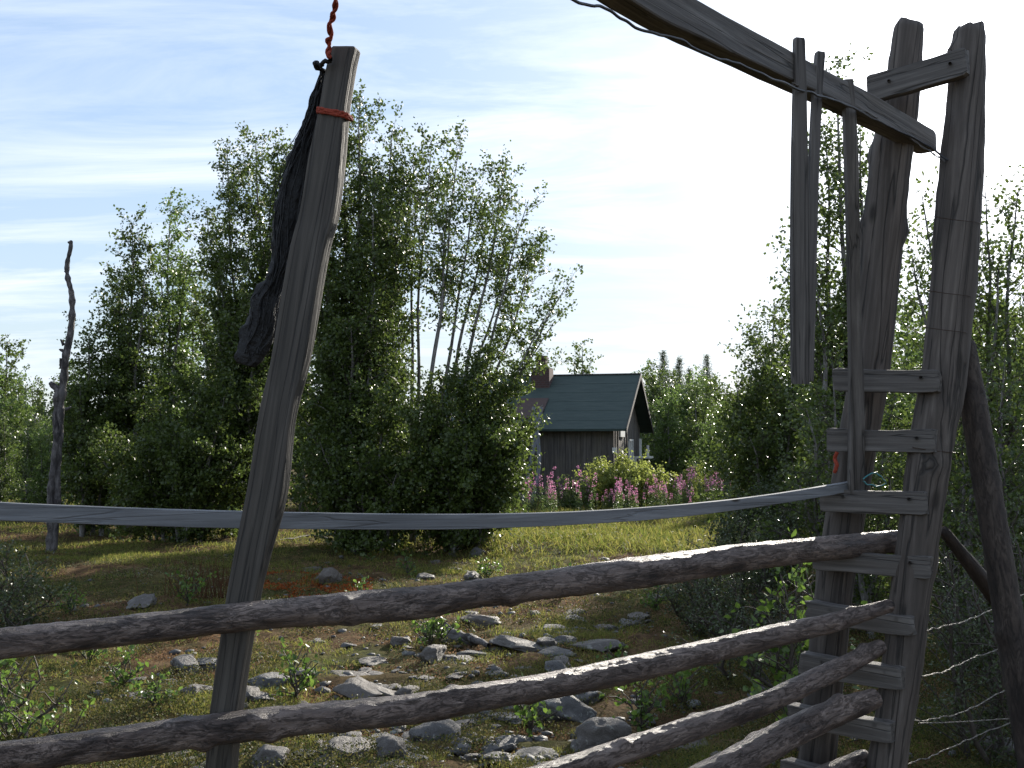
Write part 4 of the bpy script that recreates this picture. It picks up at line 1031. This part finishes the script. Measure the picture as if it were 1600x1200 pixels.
# roof slabs with felt laps
bm = bmesh.new(); ov = .32
for sgn in (-1, 1):
    n_l = 6
    for q in range(n_l):
        f0 = q / n_l; f1 = (q + 1) / n_l + .02
        def pt(f): # f 0 at ridge .. 1 at eave
            dy = (CW / 2 + ov) * f; return CW / 2 + sgn * dy, RG + .06 - (RG - EV) * dy / (CW / 2)
        ya, za = pt(f0); yb, zb = pt(min(1, f1)); lift = .004 * (n_l - q) / n_l
        vs = [bm.verts.new(p) for p in ((.38, ya, za + .004 + lift), (-CL - .3, ya, za + .004 + lift), (-CL - .3, yb, zb + .009 + lift), (.38, yb, zb + .009 + lift),
                                        (.38, ya, za - .05), (-CL - .3, ya, za - .05), (-CL - .3, yb, zb - .05), (.38, yb, zb - .05))]
        for f in ((0, 1, 2, 3), (4, 7, 6, 5), (0, 4, 5, 1), (1, 5, 6, 2), (2, 6, 7, 3), (3, 7, 4, 0)): bm.faces.new([vs[i] for i in f])
roof = bobj('roof', bm, M['roof'], cab)
bm = bmesh.new(); cbox(bm, -CL - .3, .38, CW / 2 - .07, CW / 2 + .07, RG + .055, RG + .085); bobj('ridge_cap', bm, M['grey_wood'], roof)
bm = bmesh.new()
for sgn in (-1, 1):
    ya, za = CW / 2, RG + .06; dy = CW / 2 + ov; yb, zb = CW / 2 + sgn * dy, RG + .06 - (RG - EV) * dy / (CW / 2)
    vs = [bm.verts.new(p) for p in ((.385, ya, za + .03), (.385, yb, zb + .03), (.385, yb, zb - .11), (.385, ya, za - .12), (.41, ya, za + .03), (.41, yb, zb + .03), (.41, yb, zb - .11), (.41, ya, za - .12))]
    for f in ((0, 1, 2, 3), (4, 7, 6, 5), (0, 4, 5, 1), (1, 5, 6, 2), (2, 6, 7, 3), (3, 7, 4, 0)): bm.faces.new([vs[i] for i in f])
bobj('bargeboard', bm, M['plank_wood'], roof)
bm = bmesh.new(); cbox(bm, -2.72, -2.18, CW / 2 - .75, CW / 2 - .2, 2.6, 3.78); cbox(bm, -2.60, -2.32, CW / 2 - .62, CW / 2 - .34, 3.78, 4.14); cbox(bm, -2.63, -2.29, CW / 2 - .65, CW / 2 - .31, 4.05, 4.10)
bobj('chimney', bm, M['brick'], cab)
bm = bmesh.new(); y0, y1 = .15, 1.2
zf = lambda y: EV + .06 + (RG - EV) * y / (CW / 2) + .035
vs = [bm.verts.new(p) for p in ((-2.9, y0, zf(y0)), (-2.05, y0, zf(y0)), (-2.05, y1, zf(y1)), (-2.9, y1, zf(y1)))]; f_ = bm.faces.new(vs)
r_ = bmesh.ops.extrude_face_region(bm, geom=[f_]); bmesh.ops.translate(bm, vec=(0, 0, .02), verts=[v for v in r_['geom'] if isinstance(v, bmesh.types.BMVert)])
bobj('rusty_sheet', bm, M['rustsheet'], roof)
# window, sign and white boxes on the gable
bm = bmesh.new(); xx = .02
for (ya, yb, za, zb) in ((2.5, 3.3, 1.0, 1.06), (2.5, 3.3, 1.62, 1.68), (2.5, 2.56, 1.0, 1.68), (3.24, 3.3, 1.0, 1.68), (2.87, 2.92, 1.06, 1.62)): cbox(bm, xx, xx + .05, ya, yb, za, zb)
wf = bobj('window', bm, M['white'], cab)
bm = bmesh.new(); cbox(bm, .016, .022, 2.56, 3.24, 1.06, 1.62); bobj('pane', bm, M['glass'], wf)
bm = bmesh.new(); cbox(bm, .02, .06, .9, 1.7, 1.74, 1.94); bobj('sign_board', bm, M['white'], cab)
bm = bmesh.new(); cbox(bm, .02, .5, 3.7, 4.6, 1.1, 1.16); cbox(bm, .02, .1, 3.7, 3.8, .7, 1.1); cbox(bm, .4, .46, 3.8, 3.9, 1.16, 1.5); cbox(bm, .1, .16, 4.3, 4.42, 1.16, 1.7); bobj('shelf', bm, M['white'], cab)
bm = bmesh.new(); cbox(bm, -.02, .1, -.075, -.035, 1.3, 1.45); bobj('meter_box', bm, M['white'], cab)
for q in range(3):
    bm = bmesh.new(); ya = [.05, .45, 2.1][q]; cbox(bm, .02, .06, ya, ya + .06, .2, EV - .1); bobj('batten', bm, M['grey_wood'], cab)

# ladder at the cabin
lad = thing('ladder', gp(826, 26.3), 'pale grey ladder leaning against the cabin roof edge', 'ladder')
for dx in (0, 16):
    timber('rail', [(822 + dx * .4 + (8 if dx else 0) - 6, 792, 26.1, 6), (832 + dx * .4 - 2 + (6 if dx else 0), 720, 26.5, 6), (846 + (dx and -12), 636, 27.0, 6)], 'plank', .05, mat=M['board_wood'], parent=lad, seed=dx, n=14)
for q in range(6):
    t_ = q / 5; yy = 782 - t_ * 130
    timber('step', [(812 + t_ * 20, yy, 26.12 + t_ * .85, 5), (830 + t_ * 18, yy + 1, 26.12 + t_ * .85, 5)], 'plank', .03, mat=M['board_wood'], parent=lad, seed=q, n=5)

print('LEAVES', LEAFN, sum(n for _, n in LEAFN))
print('FACES', sum(len(me.polygons) * me.users for me in bpy.data.meshes))
